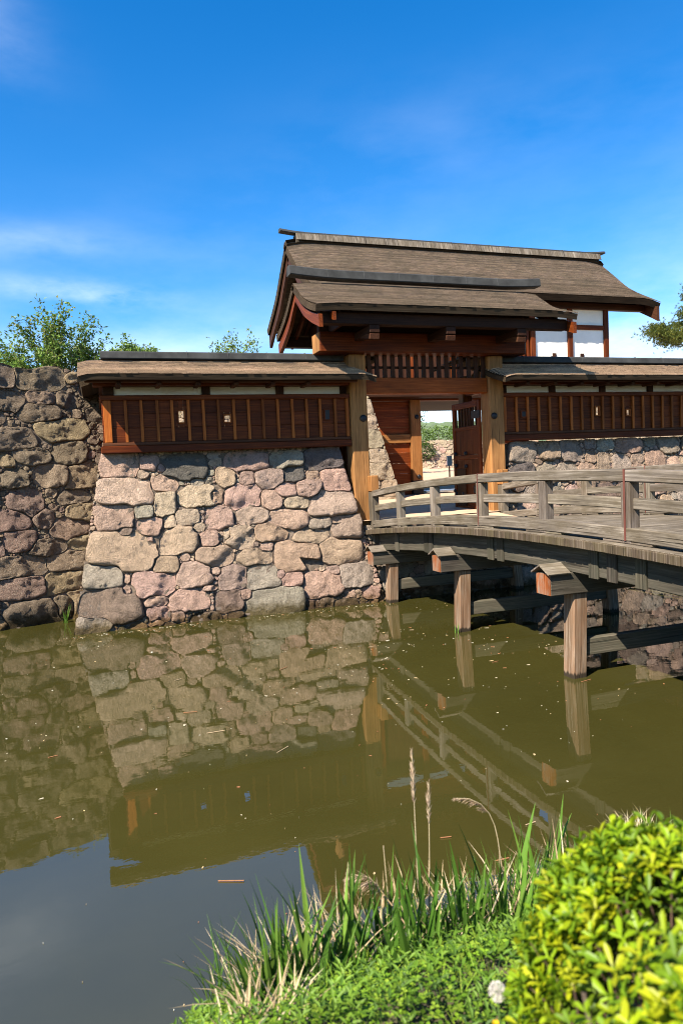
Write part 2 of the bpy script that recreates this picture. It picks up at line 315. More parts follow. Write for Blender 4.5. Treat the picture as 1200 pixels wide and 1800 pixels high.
# ------------------------------------------------------------------ masonry
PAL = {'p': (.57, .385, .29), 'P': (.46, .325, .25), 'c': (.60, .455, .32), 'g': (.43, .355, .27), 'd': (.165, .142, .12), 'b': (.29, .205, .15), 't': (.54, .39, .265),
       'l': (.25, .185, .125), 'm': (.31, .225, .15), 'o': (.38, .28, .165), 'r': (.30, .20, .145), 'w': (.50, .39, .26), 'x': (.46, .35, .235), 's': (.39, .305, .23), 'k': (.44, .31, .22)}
def stone_patch(mb, mapf, inside, bounds, presets, palette, seed, classes, bulge=0.3, gap=0.012, rough=1.0, step=0.022, aspect=(1.05, 1.9), rotmax=0.25):
    rg = np.random.default_rng(seed); u0, u1, v0, v1 = bounds
    nu, nv = int((u1 - u0) / step) + 1, int((v1 - v0) / step) + 1
    U, V = np.meshgrid(u0 + np.arange(nu) * step, v0 + np.arange(nv) * step)
    ins = inside(U, V); best = np.where(ins, 9.0, 0.0)
    S = []
    def nd(s, X, Y):
        dx, dy = X - s[0], Y - s[1]; c, si = s[6], s[7]
        a = np.abs(dx * c + dy * si) / s[2]; b = np.abs(-dx * si + dy * c) / s[3]
        return (a ** s[5] + b ** s[5]) ** (1 / s[5])
    def put(s, tol):
        r = max(s[2], s[3]) * 1.25
        i0, i1 = max(0, int((s[0] - r - u0) / step)), min(nu, int((s[0] + r - u0) / step) + 2); j0, j1 = max(0, int((s[1] - r - v0) / step)), min(nv, int((s[1] + r - v0) / step) + 2)
        if i1 <= i0 or j1 <= j0: return False
        d = nd(s, U[j0:j1, i0:i1], V[j0:j1, i0:i1]); b = best[j0:j1, i0:i1]; own = d < 1.0
        if tol is not None and (own.sum() == 0 or ((b < 1.0) & own).sum() / own.sum() > tol): return False
        best[j0:j1, i0:i1] = np.minimum(b, d); S.append(s); return True
    for p in presets:
        cu, cv, a, b, k, n = p; put((cu, cv, a * 1.07, b * 1.09, k, n, 1.0, 0.0), None)
    for (size, tries, tol) in classes:
        for _ in range(tries):
            free = np.flatnonzero(best > 1.02) if _ % 12 == 0 else free
            if len(free) == 0: break
            q = free[rg.integers(len(free))]; cu, cv = U.flat[q], V.flat[q]
            asp = rg.uniform(*aspect); sz = size * rg.uniform(0.8, 1.2); rot = rg.normal(0, rotmax)
            if size < 0.07: asp = rg.uniform(1, 1.5); rot = rg.uniform(-1.5, 1.5)
            k = palette[rg.integers(len(palette))]
            put((cu, cv, sz * math.sqrt(asp), sz / math.sqrt(asp), k, rg.uniform(2.3, 4.5), math.cos(rot), math.sin(rot)), tol)
    cu = np.array([s[0] for s in S]); cv = np.array([s[1] for s in S]); rad = np.array([max(s[2], s[3]) for s in S])
    tt = np.linspace(0.12, 1.5, 60)
    for i, s in enumerate(S):
        big = max(s[2], s[3]); n = 48 if big > .3 else 32 if big > .14 else 8
        th = np.arange(n) * 2 * math.pi / n + 0.01
        dx, dy = np.cos(th), np.sin(th)
        base = 1.0 / np.maximum(nd(s, s[0] + dx, s[1] + dy), 1e-6)
        # irregular outline: low harmonics, then a few straight hewn edges
        am = 0.03 if s[5] > 5.5 else 0.07
        for hrm in (2, 3, 5): base = base * (1 + rg.normal(0, am * 1.3 / hrm ** .5) * np.cos(hrm * th + rg.uniform(0, 6.3)))
        grow = 1.34
        cut = np.full(n, 9.0)
        for _ in range(9 if s[5] < 5.5 else 4):
            ph = rg.uniform(0, 6.283); k = int(ph / 6.283 * n) % n; dd = base[k] * rg.uniform(0.90, 1.16); cs = np.cos(th - ph); cut = np.where(cs > .25, np.minimum(cut, dd / np.maximum(cs, .25)), cut)
        Rr = base[:, None] * tt[None, :]; X = s[0] + dx[:, None] * Rr; Y = s[1] + dy[:, None] * Rr
        di = np.broadcast_to(tt[None, :], X.shape); ok = inside(X, Y)
        near = np.flatnonzero((np.hypot(cu - s[0], cv - s[1]) < (rad + big) * 1.3))
        for j in near:
            if j != i: ok &= di < nd(S[j], X, Y)
        first = np.where(ok.all(1), len(tt) - 1, np.maximum(np.argmin(ok, axis=1) - 1, 0))
        rr = np.minimum(base * tt[first], cut * 1.18); rr = np.maximum(rr - gap * (0.45 if big > .14 else .4), rr * 0.6)
        rr = 0.08 * np.roll(rr, 1) + 0.84 * rr + 0.08 * np.roll(rr, -1)
        rr *= 1 + rg.normal(0, 0.014 if n > 8 else .07, n)
        mean = rr.mean(); bl = min(0.06, bulge * .5 * mean) * rg.uniform(0.65, 1.3)
        if n == 8: prof = [(1.0, -0.16, 8), (1.0, -0.03, 8), (0.86, 0.7, 8), (0.45, 1.0, 4)]
        else: prof = [(1.0, -0.30, n), (1.0, -0.022, n), (0.99, 0.42, n), (0.965, 0.75, n), (0.90, 0.92, n), (0.78, 0.98, n), (0.64, 1.0, n // 2), (0.48, 1.0, n // 2), (0.32, 1.0, n // 4), (0.16, 1.0, n // 8)]
        tx, ty = rg.normal(0, 0.09, 2); kc = np.array(PAL[s[4]]) * rg.uniform(0.88, 1.12) * (1 + rg.normal(0, 0.02, 3)); sd = rg.uniform(0, 90)
        vs = []; rings = []; out0 = rg.normal(0, 0.014) if big > .14 else -0.015
        fx, fy, fo = rg.normal(0, .55, 2).tolist() + [rg.uniform(-.2, .45) * mean]    # one broken facet per stone
        def pos(t, p_, k):
            r_ = rr[k] * t; x, y = dx[k] * r_, dy[k] * r_
            if p_ < 0: h = p_
            else:
                h = bl * p_ + (tx * x + ty * y) * (1 - t ** 6) + out0
                w = (1 - t ** 10); q = Vector((s[0] + x, s[1] + y, sd))
                h += rough * w * (0.06 * mn.turbulence(q * 3.6, 4, True) - 0.033 + 0.026 * mn.noise(q * 12) + 0.018 * mn.noise(q * 29)) * min(1, big / .25)
                f_ = fx * x + fy * y - fo * .35
                if f_ > 0: h = max(h - f_ * .55, -.045)
            return mapf(s[0] + x, s[1] + y, max(h, -.3))
        for t, p_, m_ in prof:
            rings.append((len(vs), m_)); vs += [pos(t, p_, k * n // m_) for k in range(m_)]
        cen = len(vs); vs.append(pos(0.0, 1.0, 0)); fs = []
        for (o1, m1), (o2, m2) in zip(rings, rings[1:]):
            if m1 == m2:
                for k in range(m1): fs.append((o1 + k, o1 + (k + 1) % m1, o2 + (k + 1) % m2, o2 + k))
            else:
                for k in range(m2):
                    a_, b_, c_ = o1 + 2 * k, o1 + 2 * k + 1, o1 + (2 * k + 2) % m1; d_, e_ = o2 + k, o2 + (k + 1) % m2
                    fs += [(a_, b_, d_), (b_, e_, d_), (b_, c_, e_)]
        o2, m2 = rings[-1]
        for k in range(m2): fs.append((o2 + k, o2 + (k + 1) % m2, cen))
        mb.add(vs, fs, None, tuple(np.clip(kc, 0.02, 0.8)), 0, n == 8)
    # packed rubble behind the joints
    ns = 120; vs = []; ids = {}; fs = []
    gu = np.linspace(u0, u1, ns); gv = np.linspace(v0, v1, ns)
    for a in range(ns):
        for b in range(ns):
            if inside(np.array(gu[a]), np.array(gv[b])): ids[(a, b)] = len(vs); vs.append(mapf(gu[a], gv[b], -0.05 + 0.03 * mn.noise(Vector((gu[a] * 11, gv[b] * 11, 3)))))
    for a in range(ns - 1):
        for b in range(ns - 1):
            q = [(a, b), (a + 1, b), (a + 1, b + 1), (a, b + 1)]
            if all(x in ids for x in q): fs.append([ids[x] for x in q])
    mb.add(vs, fs, None, (1, 1, 1), 1)
CL = [(0.30, 120, .09), (0.24, 240, .12), (0.18, 400, .17), (0.13, 600, .22), (0.09, 900, .28), (0.06, 1300, .33), (0.04, 1900, .38), (0.027, 1600, .4)]
K = 0.232; KN = math.hypot(1, K)
def wall_map(y0, k=K, c=0.0):
    kn = math.hypot(1, k)
    def f(u, v, h):
        z = v / kn; return (u, y0 + k * z - h / kn + c, z + h * k / kn)
    return f
PRE = "0.44 3.46 0.395 0.263 p 8;0.53 2.88 0.587 0.314 c 8;0.27 2.36 0.394 0.293 p 7;-0.03 1.14 0.391 0.283 g 6;0.07 0.52 0.636 0.373 b 8;-0.28 0.17 0.402 0.205 g 5;0.42 1.64 0.731 0.431 t 6;1.06 3.48 0.202 0.184 p 5;1.79 3.37 0.497 0.294 d 5;1.33 3.01 0.304 0.195 p 3;0.91 3.24 0.132 0.115 c 3;1.32 2.58 0.222 0.294 c 5;2.08 2.71 0.496 0.237 c 5;0.87 2.42 0.188 0.142 g 6;0.95 2.08 0.286 0.212 p 5;1.77 2.24 0.261 0.189 c 4;1.39 2.18 0.125 0.161 c 5;1.51 1.76 0.453 0.297 t 4;1.99 2.02 0.128 0.116 c 4;2.2 1.74 0.19 0.193 p 4;2.59 1.83 0.085 0.148 c 4;1.24 1.26 0.264 0.202 t 4;1.83 1 0.375 0.279 p 4;0.95 0.87 0.428 0.273 p 6;0.44 1.04 0.07 0.11 p 6;0.42 0.79 0.098 0.116 p 6;1.66 0.48 0.425 0.238 p 5;0.99 0.52 0.249 0.117 p 4;1.01 0.24 0.249 0.167 p 4;1.4 0.16 0.144 0.117 p 4;1.97 -0 0.347 0.192 b 3;0.56 0 0.208 0.136 t 3;0.96 0.08 0.156 0.087 p 3;1.25 -0.03 0.143 0.087 b 3;0.47 2.02 0.156 0.105 b 3;2.27 1.04 0.129 0.091 p 3;2.12 0.68 0.187 0.068 p 3;0.95 1.83 0.094 0.083 p 3;0.27 0.01 0.082 0.085 g 3;0.75 0.16 0.077 0.072 g 3;2.04 3.01 0.138 0.095 g 3;2.3 3.05 0.093 0.08 g 3;2.36 3.22 0.07 0.08 g 4;1.29 3.36 0.111 0.102 p 3;1.65 1.4 0.111 0.091 p 3;3.16 3.45 0.515 0.224 P 5;4.1 3.44 0.401 0.214 g 4;5.04 3.43 0.523 0.267 d 8;2.66 3.09 0.218 0.244 t 3;3.14 3.04 0.171 0.177 P 4;3.65 3.01 0.331 0.236 P 3.5;4.22 3.12 0.241 0.204 d 4;4.68 3.05 0.154 0.116 t 6;5.26 2.91 0.375 0.312 p 7;3.04 2.64 0.432 0.296 p 4;4.01 2.75 0.264 0.172 p 3;4.56 2.74 0.297 0.218 p 3.5;2.39 2.68 0.181 0.195 t 4;3.63 2.53 0.251 0.225 p 4;4.24 2.43 0.319 0.143 t 3;5.06 2.36 0.595 0.337 p 5;2.45 2.19 0.313 0.256 p 4;3.17 2.22 0.385 0.213 c 3;4 2.05 0.464 0.25 p 4;4.73 1.94 0.256 0.157 g 5;5.34 1.8 0.359 0.331 P 5;2.84 1.74 0.346 0.251 c 3;3.58 1.8 0.374 0.213 t 4;4.46 1.63 0.488 0.181 t 3;4.07 1.23 0.54 0.348 t 4;5.16 1.24 0.518 0.316 t 5;3.14 1.28 0.394 0.18 t 4;3.43 1.48 0.162 0.108 p 3;2.27 1.36 0.396 0.238 t 4;2.63 0.87 0.319 0.253 P 5;3.29 0.81 0.378 0.273 g 5;3.94 0.7 0.241 0.159 p 4;4.62 0.52 0.454 0.304 p 4;5.44 0.69 0.393 0.31 g 4;3.51 0.25 0.682 0.32 g 4;2.49 0.36 0.315 0.233 b 4;2.87 0.47 0.132 0.111 p 4;5.24 0.27 0.139 0.11 p 4;5.75 0.24 0.212 0.149 p 4;4.67 0.11 0.159 0.134 b 4;5.13 0.04 0.305 0.127 b 3;3.69 0.85 0.111 0.1 p 4;4.91 0.82 0.152 0.12 p 4;4.2 1.14 0.245 0.068 t 2;5.78 -0 0.156 0.068 p 3;2.61 0.04 0.178 0.096 b 3;4.33 0.08 0.139 0.133 b 3"
pre = []
for it in PRE.split(';'):
    q = it.split(); pre.append((float(q[0]), float(q[1]), float(q[2]), float(q[3]), q[4], float(q[5])))
mb = MB(); 
stone_patch(mb, wall_map(14.88), lambda U, V: (U > -0.665 + 0.195 * V) & (U < 6.10 - 0.19 * V) & (V > -0.35) & (V < 3.745), (-0.85, 6.25, -0.4, 3.8), pre, 'ppPtcgt', 3, [(0.2, 120, .06)] + CL[3:], 0.30)
def side_map(u, v, h):
    z = v / KN; return (-0.50 + 0.2 * z - h, 14.9 + K * z + 0.2 + u, z)
stone_patch(mb, side_map, lambda U, V: (U > 0) & (V > -.3) & (V < 3.7) & (U < 3.4), (0, 3.4, -.3, 3.7), [], 'pPtbg', 4, CL[:6], 0.25, step=0.035)
mb.box(0.4, 5.3, 15.95, 17.6, -0.5, 3.5, 0.02, (1, 1, 1), 1)
w = mb.build('stone_wall', [M['stone'], M['gap']], smooth=True)
tag(w, 'sunlit pinkish boulder wall rising from the moat under the left plank fence', 'stone wall')

mb = MB()
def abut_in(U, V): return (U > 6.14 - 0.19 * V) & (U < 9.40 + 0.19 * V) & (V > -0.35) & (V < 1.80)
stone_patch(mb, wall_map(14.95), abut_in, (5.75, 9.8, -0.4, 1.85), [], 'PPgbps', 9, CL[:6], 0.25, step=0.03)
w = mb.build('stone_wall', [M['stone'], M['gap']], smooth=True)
tag(w, 'low shaded stone abutment below the gate at the far end of the bridge', 'stone wall')

mb = MB()
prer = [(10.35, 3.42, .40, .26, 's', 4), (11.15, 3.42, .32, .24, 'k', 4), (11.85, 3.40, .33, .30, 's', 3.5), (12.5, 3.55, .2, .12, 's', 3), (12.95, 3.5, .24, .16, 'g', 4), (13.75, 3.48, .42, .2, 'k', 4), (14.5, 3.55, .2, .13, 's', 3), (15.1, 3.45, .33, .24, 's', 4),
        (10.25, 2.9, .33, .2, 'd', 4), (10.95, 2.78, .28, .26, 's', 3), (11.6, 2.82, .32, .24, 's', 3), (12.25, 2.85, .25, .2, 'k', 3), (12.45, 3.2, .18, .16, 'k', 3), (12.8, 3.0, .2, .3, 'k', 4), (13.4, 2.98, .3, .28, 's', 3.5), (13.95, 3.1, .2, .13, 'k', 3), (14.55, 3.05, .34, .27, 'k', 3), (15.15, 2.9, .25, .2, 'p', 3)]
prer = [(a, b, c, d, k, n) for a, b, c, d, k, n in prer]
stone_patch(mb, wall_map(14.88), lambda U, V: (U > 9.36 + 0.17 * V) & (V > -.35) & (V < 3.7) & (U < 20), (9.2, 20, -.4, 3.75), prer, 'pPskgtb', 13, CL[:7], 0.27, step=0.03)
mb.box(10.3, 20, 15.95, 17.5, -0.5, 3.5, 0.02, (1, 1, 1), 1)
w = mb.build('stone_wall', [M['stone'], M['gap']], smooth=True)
tag(w, 'grey and brown boulder wall behind the bridge railing under the right plank fence', 'stone wall')

# the older, darker wall on the far left: runs slightly away towards the corner
LD = Vector((1.44, 0.55, 0)).normalized(); LN = Vector((LD.y, -LD.x, 0))
def left_map(u, v, h):
    p = Vector((-0.71, 16.72, 0)) + LD * u; z = v / math.hypot(1, .19)
    q = p - LN * (0.19 * z) + LN * h; return (q.x, q.y, z + h * .15)
mb = MB()
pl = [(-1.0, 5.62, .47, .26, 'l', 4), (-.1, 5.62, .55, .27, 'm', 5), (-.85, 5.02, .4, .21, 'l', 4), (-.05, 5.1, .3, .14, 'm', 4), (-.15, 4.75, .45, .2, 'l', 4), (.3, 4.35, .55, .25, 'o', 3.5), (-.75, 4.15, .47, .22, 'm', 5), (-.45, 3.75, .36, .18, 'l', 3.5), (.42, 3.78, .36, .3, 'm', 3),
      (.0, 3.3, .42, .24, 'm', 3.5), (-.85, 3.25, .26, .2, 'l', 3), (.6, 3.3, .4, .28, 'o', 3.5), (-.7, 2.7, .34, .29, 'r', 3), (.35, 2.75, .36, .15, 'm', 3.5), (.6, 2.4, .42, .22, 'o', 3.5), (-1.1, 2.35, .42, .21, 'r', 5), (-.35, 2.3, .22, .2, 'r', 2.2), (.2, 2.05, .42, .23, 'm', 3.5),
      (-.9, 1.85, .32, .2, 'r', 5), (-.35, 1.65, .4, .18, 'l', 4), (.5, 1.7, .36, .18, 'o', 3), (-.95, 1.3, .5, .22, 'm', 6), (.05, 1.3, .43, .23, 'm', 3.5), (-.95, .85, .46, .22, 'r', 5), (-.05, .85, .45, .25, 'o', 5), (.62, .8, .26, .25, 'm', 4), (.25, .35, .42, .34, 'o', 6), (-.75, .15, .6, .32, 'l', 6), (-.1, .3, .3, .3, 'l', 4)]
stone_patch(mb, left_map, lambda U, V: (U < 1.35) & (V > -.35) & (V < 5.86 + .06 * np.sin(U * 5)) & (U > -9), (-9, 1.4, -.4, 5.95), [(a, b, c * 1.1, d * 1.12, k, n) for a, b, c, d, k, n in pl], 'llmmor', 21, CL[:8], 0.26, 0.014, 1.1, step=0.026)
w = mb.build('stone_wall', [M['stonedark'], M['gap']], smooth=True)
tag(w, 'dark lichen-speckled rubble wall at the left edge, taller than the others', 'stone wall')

# ------------------------------------------------------------------ ground, water, banks
def sheet(name, xs, ys, zf, mat, kind='structure', hole=None):
    mb = MB(); vs = [(x, y, zf(x, y)) for y in ys for x in xs]; n = len(xs)
    fs = [(j * n + i, j * n + i + 1, (j + 1) * n + i + 1, (j + 1) * n + i) for j in range(len(ys) - 1) for i in range(n - 1) if not (hole and hole((xs[i] + xs[i + 1]) / 2, (ys[j] + ys[j + 1]) / 2))]
    mb.add(vs, fs); o = mb.build(name, mat, smooth=True); return tag(o, kind=kind)
sheet('ground', [-2500, 0, 2500], [-2500, 0, 2500], lambda x, y: -1.2, M['bed'])
def gz(x, y):
    z = 1.86 + 0.2 * min(1, max(0, (y - 15.5) / 7.5)) + 0.048 * min(20, max(0, y - 26))
    return z + 0.012 * mn.noise(Vector((x * .6, y * .6, 0)))
xs = [-600, -200, -60] + [x for x in np.linspace(-20, 40, 61)] + [80, 200, 600]
ys = [15.3] + list(np.linspace(15.6, 60, 60)) + [70, 90, 140, 300, 700]
sheet('castle_ground', xs, ys, gz, M['gravel'], hole=lambda x, y: (y < 18.3 and x < 0.2) or (y < 16.0 and x > 10.2) or (y < 16.0 and x < 5.2))
sheet('gravel_path', [6.2, 7, 7.8, 8.6, 9.38], list(np.linspace(13.7, 15.62, 9)), lambda x, y: max(2.0 - .0078 * (y - 8.5) ** 2 + .012, 1.70 + .085 * (y - 13.7)) + .01 * mn.noise(Vector((x * 2, y * 2, 3))), M['gravel'])
# earth terrace behind the left wall
sheet('terrace', list(np.linspace(-60, 5.0, 30)), list(np.linspace(18.1, 60, 30)), lambda x, y: (5.55 if y > 21.9 or x < 0.9 else 1.5) + .05 * mn.noise(Vector((x, y, 0))), M['earth'], hole=lambda x, y: x > 0.6 and y < 22.5)
def ycrest(x): return 1.98 - (0.9 * (0.22 - x) if 0.22 > x > -4 else 0 if x >= 0.22 else 3.8)
def bankz(x, y):
    d = max(0, y - ycrest(x)); return max(-.6, 1.29 - .5 * d - .11 * d * d) + 0.03 * mn.noise(Vector((x * 3, y * 3, 1)))
xs = [-60, -30, -12, -8, -5] + list(np.linspace(-4, 6, 80)) + [7, 8, 9, 10, 12, 20, 60]; ys = [-60, -20, -8, -4, -3, -2, -1.5] + list(np.linspace(-1, 4.2, 60))
sheet('bank', xs, ys, bankz, M['earth'])
# water
m, t, bs = newmat('murky moat water'); geo = N(t, 'ShaderNodeNewGeometry'); P = geo.outputs['Position']
c = ramp(t, noise(t, P, 0.5, 4), [(0.3, (0.035, 0.0318, 0.0075)), (0.7, (0.044, 0.0395, 0.0095))]); t.links.new(c, bs.inputs['Base Color'])
bs.inputs['Roughness'].default_value = 0.015; bs.inputs['IOR'].default_value = 2.2; bs.inputs['Specular IOR Level'].default_value = 0.5
h = fm(t, 'ADD', noise(t, mapping(t, P, (3.0, 5.0, 1)), 1.0, 3, 0.5), fm(t, 'MULTIPLY', noise(t, mapping(t, P, (16, 22, 1)), 1.0, 2), 0.12))
h = fm(t, 'MULTIPLY', h, ramp(t, noise(t, mapping(t, P, (0.22, 0.5, 1)), 1.0, 3), [(0.35, 0.35), (0.65, 1.7)]))
bump(t, bs, h, 0.012, 0.06); M['water'] = m
sheet('water', [-80, -20, 0, 20, 80], [-3, 0, 4, 10, 17, 26], lambda x, y: 0.0, M['water'])
# wooded hill far beyond the gate
xs = list(np.linspace(-300, 700, 90)); ys = list(np.linspace(230, 560, 30))
sheet('hill', xs, ys, lambda x, y: -2 + (36 + 5 * mn.noise(Vector((x * .008, 2, 0)))) * math.sin(min(1, (y - 230) / 260) * math.pi / 2) ** 0.8 + 3.2 * mn.noise(Vector((x * .09, y * .09, 5))) + 2 * mn.noise(Vector((x * .25, y * .25, 8))), M['hill'])

# floating specks
mb = MB()
for i in range(1500):
    if i < 1150: x, y = RNG.uniform(-3, 10), RNG.uniform(3.9, 14.6)
    else: x, y = RNG.normal(5, 1.5), RNG.normal(11, 1.8)
    if i % 6 == 0: x, y = RNG.uniform(-1, 6.2), 14.72 - abs(RNG.normal(0, .16))
    if y > 14.75 or (mn.noise(Vector((x * .7, y * .7, 4))) < 0.05 and i % 3): continue
    s = RNG.choice([0.006, 0.009, 0.013, 0.02], p=[.45, .33, .15, .07]) * (.45 + .55 * min(1, max(0, (y - 4) / 6))); a = RNG.uniform(0, 6.3); n = 5
    cc = [(.5, .43, .3), (.42, .31, .16), (.3, .13, .06), (.56, .52, .42)][RNG.integers(4)]
    e = RNG.uniform(1, 2.6)
    vs = [(x + math.cos(a) * math.cos(2 * math.pi * k / n) * s * e - math.sin(a) * math.sin(2 * math.pi * k / n) * s, y + math.sin(a) * math.cos(2 * math.pi * k / n) * s * e + math.cos(a) * math.sin(2 * math.pi * k / n) * s, .004 + .003 * (k % 2)) for k in range(n)]
    mb.add(vs, [tuple(range(n))], None, cc)
for i in range(20):    # drifting reed bits
    x, y, a, L = RNG.uniform(-1.5, 8), RNG.uniform(4.2, 13.5), RNG.uniform(-.5, .7), RNG.uniform(.05, .22)
    mb.beam((x, y, .006), (x + math.cos(a) * L, y + math.sin(a) * L, .008), .008, .006, c=(.45, .33, .2) if i % 2 else (.33, .15, .07), ch=.001)
o = mb.build('floating_debris', M['straw']); tag(o, 'pale specks, petals and reed bits floating on the moat', 'debris', kind='stuff')
# ------------------------------------------------------------------ roofs
def profile(pts, n):
    """smooth polyline through (y,z) points, resampled by arc length (Catmull-Rom)"""
    P = [Vector(p) for p in pts]; P = [P[0] * 2 - P[1]] + P + [P[-1] * 2 - P[-2]]; out = []
    for i in range(1, len(P) - 2):
        for k in range(24):
            t = k / 24; a, b, c, d = P[i - 1:i + 3]
            out.append(0.5 * ((2 * b) + (c - a) * t + (2 * a - 5 * b + 4 * c - d) * t * t + (3 * b - a - 3 * c + d) * t ** 3))
    out.append(P[-2]); L = [0]
    for a, b in zip(out, out[1:]): L.append(L[-1] + (b - a).length)
    res = []
    for k in range(n + 1):
        s = L[-1] * k / n; i = min(max(j for j in range(len(L)) if L[j] <= s + 1e-9), len(out) - 2); f = (s - L[i]) / max(1e-9, L[i + 1] - L[i]); res.append(out[i].lerp(out[i + 1], f))
    return res, L[-1]
def droop(x, x0, x1, amt, w):
    d = 0
    if amt and x < x0 + w: d += amt * ((x0 + w - x) / w) ** 2
    if amt and x > x1 - w: d += amt * ((x - x1 + w) / w) ** 2
    return d
def shingles(mb, tf, x0, x1, pts, expo, wid, thick, lift, amt=0.0, dw=0.6, m=0, tone=(0.62, 1.35), wob=0.004):
    """rows of shingles from the ridge (first point) to the eave (last). tf maps (x, a, z) to the world"""
    _, L = profile(pts, 4); n = max(3, int(L / expo)); pr, _ = profile(pts, n)
    for i in range(n):
        a, b = pr[i], pr[i + 1]; d = (b - a).normalized(); nn = Vector((-d.y, d.x)); nn = nn if nn.y > 0 else -nn
        x = x0; row = random.uniform(.72, 1.18); first = True
        while x < x1 - 1e-4:
            w = wid * random.uniform(0.6, 1.4); xe = min(x1, x + w)
            if x1 - xe < wid * .3: xe = x1
            k = random.uniform(*tone) * row; c = (k, k * random.uniform(.95, 1.02), k * random.uniform(.9, 1.03))
            lf = lift + random.uniform(0, wob); bj = b + d * random.uniform(-wob, wob) * 2
            z0, z1_ = droop(x, x0, x1, amt, dw), droop(xe, x0, x1, amt, dw)
            q = [(x, a.x, a.y - z0), (xe, a.x, a.y - z1_)]
            e = bj + nn * lf; e2 = e - Vector((0, thick))
            vs = q + [(xe, e.x, e.y - z1_), (x, e.x, e.y - z0)] * 2 + [(xe, e2.x, e2.y - z1_), (x, e2.x, e2.y - z0)]
            g = [(0, x * .5, 0), (0, xe * .5, 0), (expo, xe * .5, 0), (expo, x * .5, 0), (expo, xe * .5, 0), (expo, x * .5, 0), (expo, xe * .5, .1), (expo, x * .5, .1)]
            kb = random.uniform(1.5, 2.1) * row; c = [c] * 4 + [(kb, kb * .98, kb * .95)] * 4  # butts tinted lighter than the tops: sunlit edges put into the colour
            mb.add([tf(*v) for v in vs], [(0, 1, 2, 3), (5, 4, 6, 7)], g, c, m); x = xe
def slab(mb, tf, x0, x1, pts, top, bot, amt=0.0, dw=0.6, m=0, nx=14, n=14):
    pr, _ = profile(pts, n); xs = sorted(set([x0 + dw * k / 5 for k in range(6)] + [x1 - dw * k / 5 for k in range(6)] + list(np.linspace(x0 + dw, x1 - dw, 4)))); vs = []; g = []
    for i, p in enumerate(pr):
        d = (pr[min(i + 1, n)] - pr[max(i - 1, 0)]).normalized(); nn = Vector((-d.y, d.x)); nn = nn if nn.y > 0 else -nn
        for x in xs:
            z = droop(x, x0, x1, amt, dw)
            for o in (top, bot):
                q = p + nn * o; vs.append(tf(x, q.x, q.y - z)); g.append((x, i * .1, o))
    N_ = len(xs); fs = []
    ix = lambda i, j, k: (i * N_ + j) * 2 + k
    for i in range(n):
        for j in range(N_ - 1):
            fs += [(ix(i, j, 0), ix(i, j + 1, 0), ix(i + 1, j + 1, 0), ix(i + 1, j, 0)), (ix(i, j, 1), ix(i + 1, j, 1), ix(i + 1, j + 1, 1), ix(i, j + 1, 1))]
        for j in (0, N_ - 1): fs.append((ix(i, j, 0), ix(i + 1, j, 0), ix(i + 1, j, 1), ix(i, j, 1)))
    for j in range(N_ - 1): fs.append((ix(n, j, 0), ix(n, j + 1, 0), ix(n, j + 1, 1), ix(n, j, 1)))
    mb.add(vs, fs, g, (1, 1, 1), m)
def bargeboard(name, parent, x, th, pts, top, bot, mat, flip=None, taper=0.75):
    """curved board under the roof verge, following the roof's profile"""
    mb = MB(); n = 16; pr, _ = profile(pts, n); fr = []; vs = []; g = []; fs = []; L = 0
    for i, p in enumerate(pr):
        d = (pr[min(i + 1, n)] - pr[max(i - 1, 0)]).normalized(); nn = Vector((-d.y, d.x)); nn = nn if nn.y > 0 else -nn
        L = i * .15; dep = bot * (taper + (1 - taper) * i / n)
        for xx in (x - th / 2, x + th / 2):
            for o in (top, dep):
                q = p + Vector((0, 1)) * (o / max(.6, nn.y)); vs.append((xx, q.x, q.y)); g.append((L, o, xx))
    for i in range(n):
        a, b = i * 4, i * 4 + 4
        fs += [(a, a + 1, b + 1, b), (a + 2, b + 2, b + 3, a + 3), (a, b, b + 2, a + 2), (a + 1, a + 3, b + 3, b + 1)]
    fs += [(0, 2, 3, 1), (n * 4, n * 4 + 1, n * 4 + 3, n * 4 + 2)]
    mb.add(vs, fs, g, (1, 1, 1)); return mb.build(name, mat, parent)
def ridgecap(name, parent, x0, x1, y, z0, z1, w, rise, mat, flare=0.06, n=30, tf=None):
    mb = MB(); fr = []
    for k in range(n + 1):
        t = k / n; x = x0 + (x1 - x0) * t; e = min(1, min(t, 1 - t) * (x1 - x0) / 1.3); up = rise * (1 - e) ** 2
        fr.append(((x, y, up), (0, 1, 0), (0, 0, 1)))
    h = w / 2; s = [(-h, z0), (h, z0), (h + .012, z0 + .02), (h * .92, z1 - .03), (h * .5, z1), (-h * .5, z1), (-h * .92, z1 - .03), (-h - .012, z0 + .02)]
    mb.sweep(fr, s, (1, 1, 1))
    for k in range(1, int((x1 - x0) / 0.9)):    # standing seams
        x = x0 + k * 0.9; t = k * .9 / (x1 - x0); e = min(1, min(t, 1 - t) * (x1 - x0) / 1.3); up = rise * (1 - e) ** 2
        mb.sweep([((x - .008, y, up), (0, 1, 0), (0, 0, 1)), ((x + .008, y, up), (0, 1, 0), (0, 0, 1))], [(-h - .012, z0 + .03), (h + .012, z0 + .03), (h * .92 + .008, z1 - .03), (h * .5, z1 + .012), (-h * .5, z1 + .012), (-h * .92 - .008, z1 - .03)], (1.5, 1.5, 1.5))
    return mb.build(name, mat, parent)
ident = lambda x, a, z: (x, a, z)

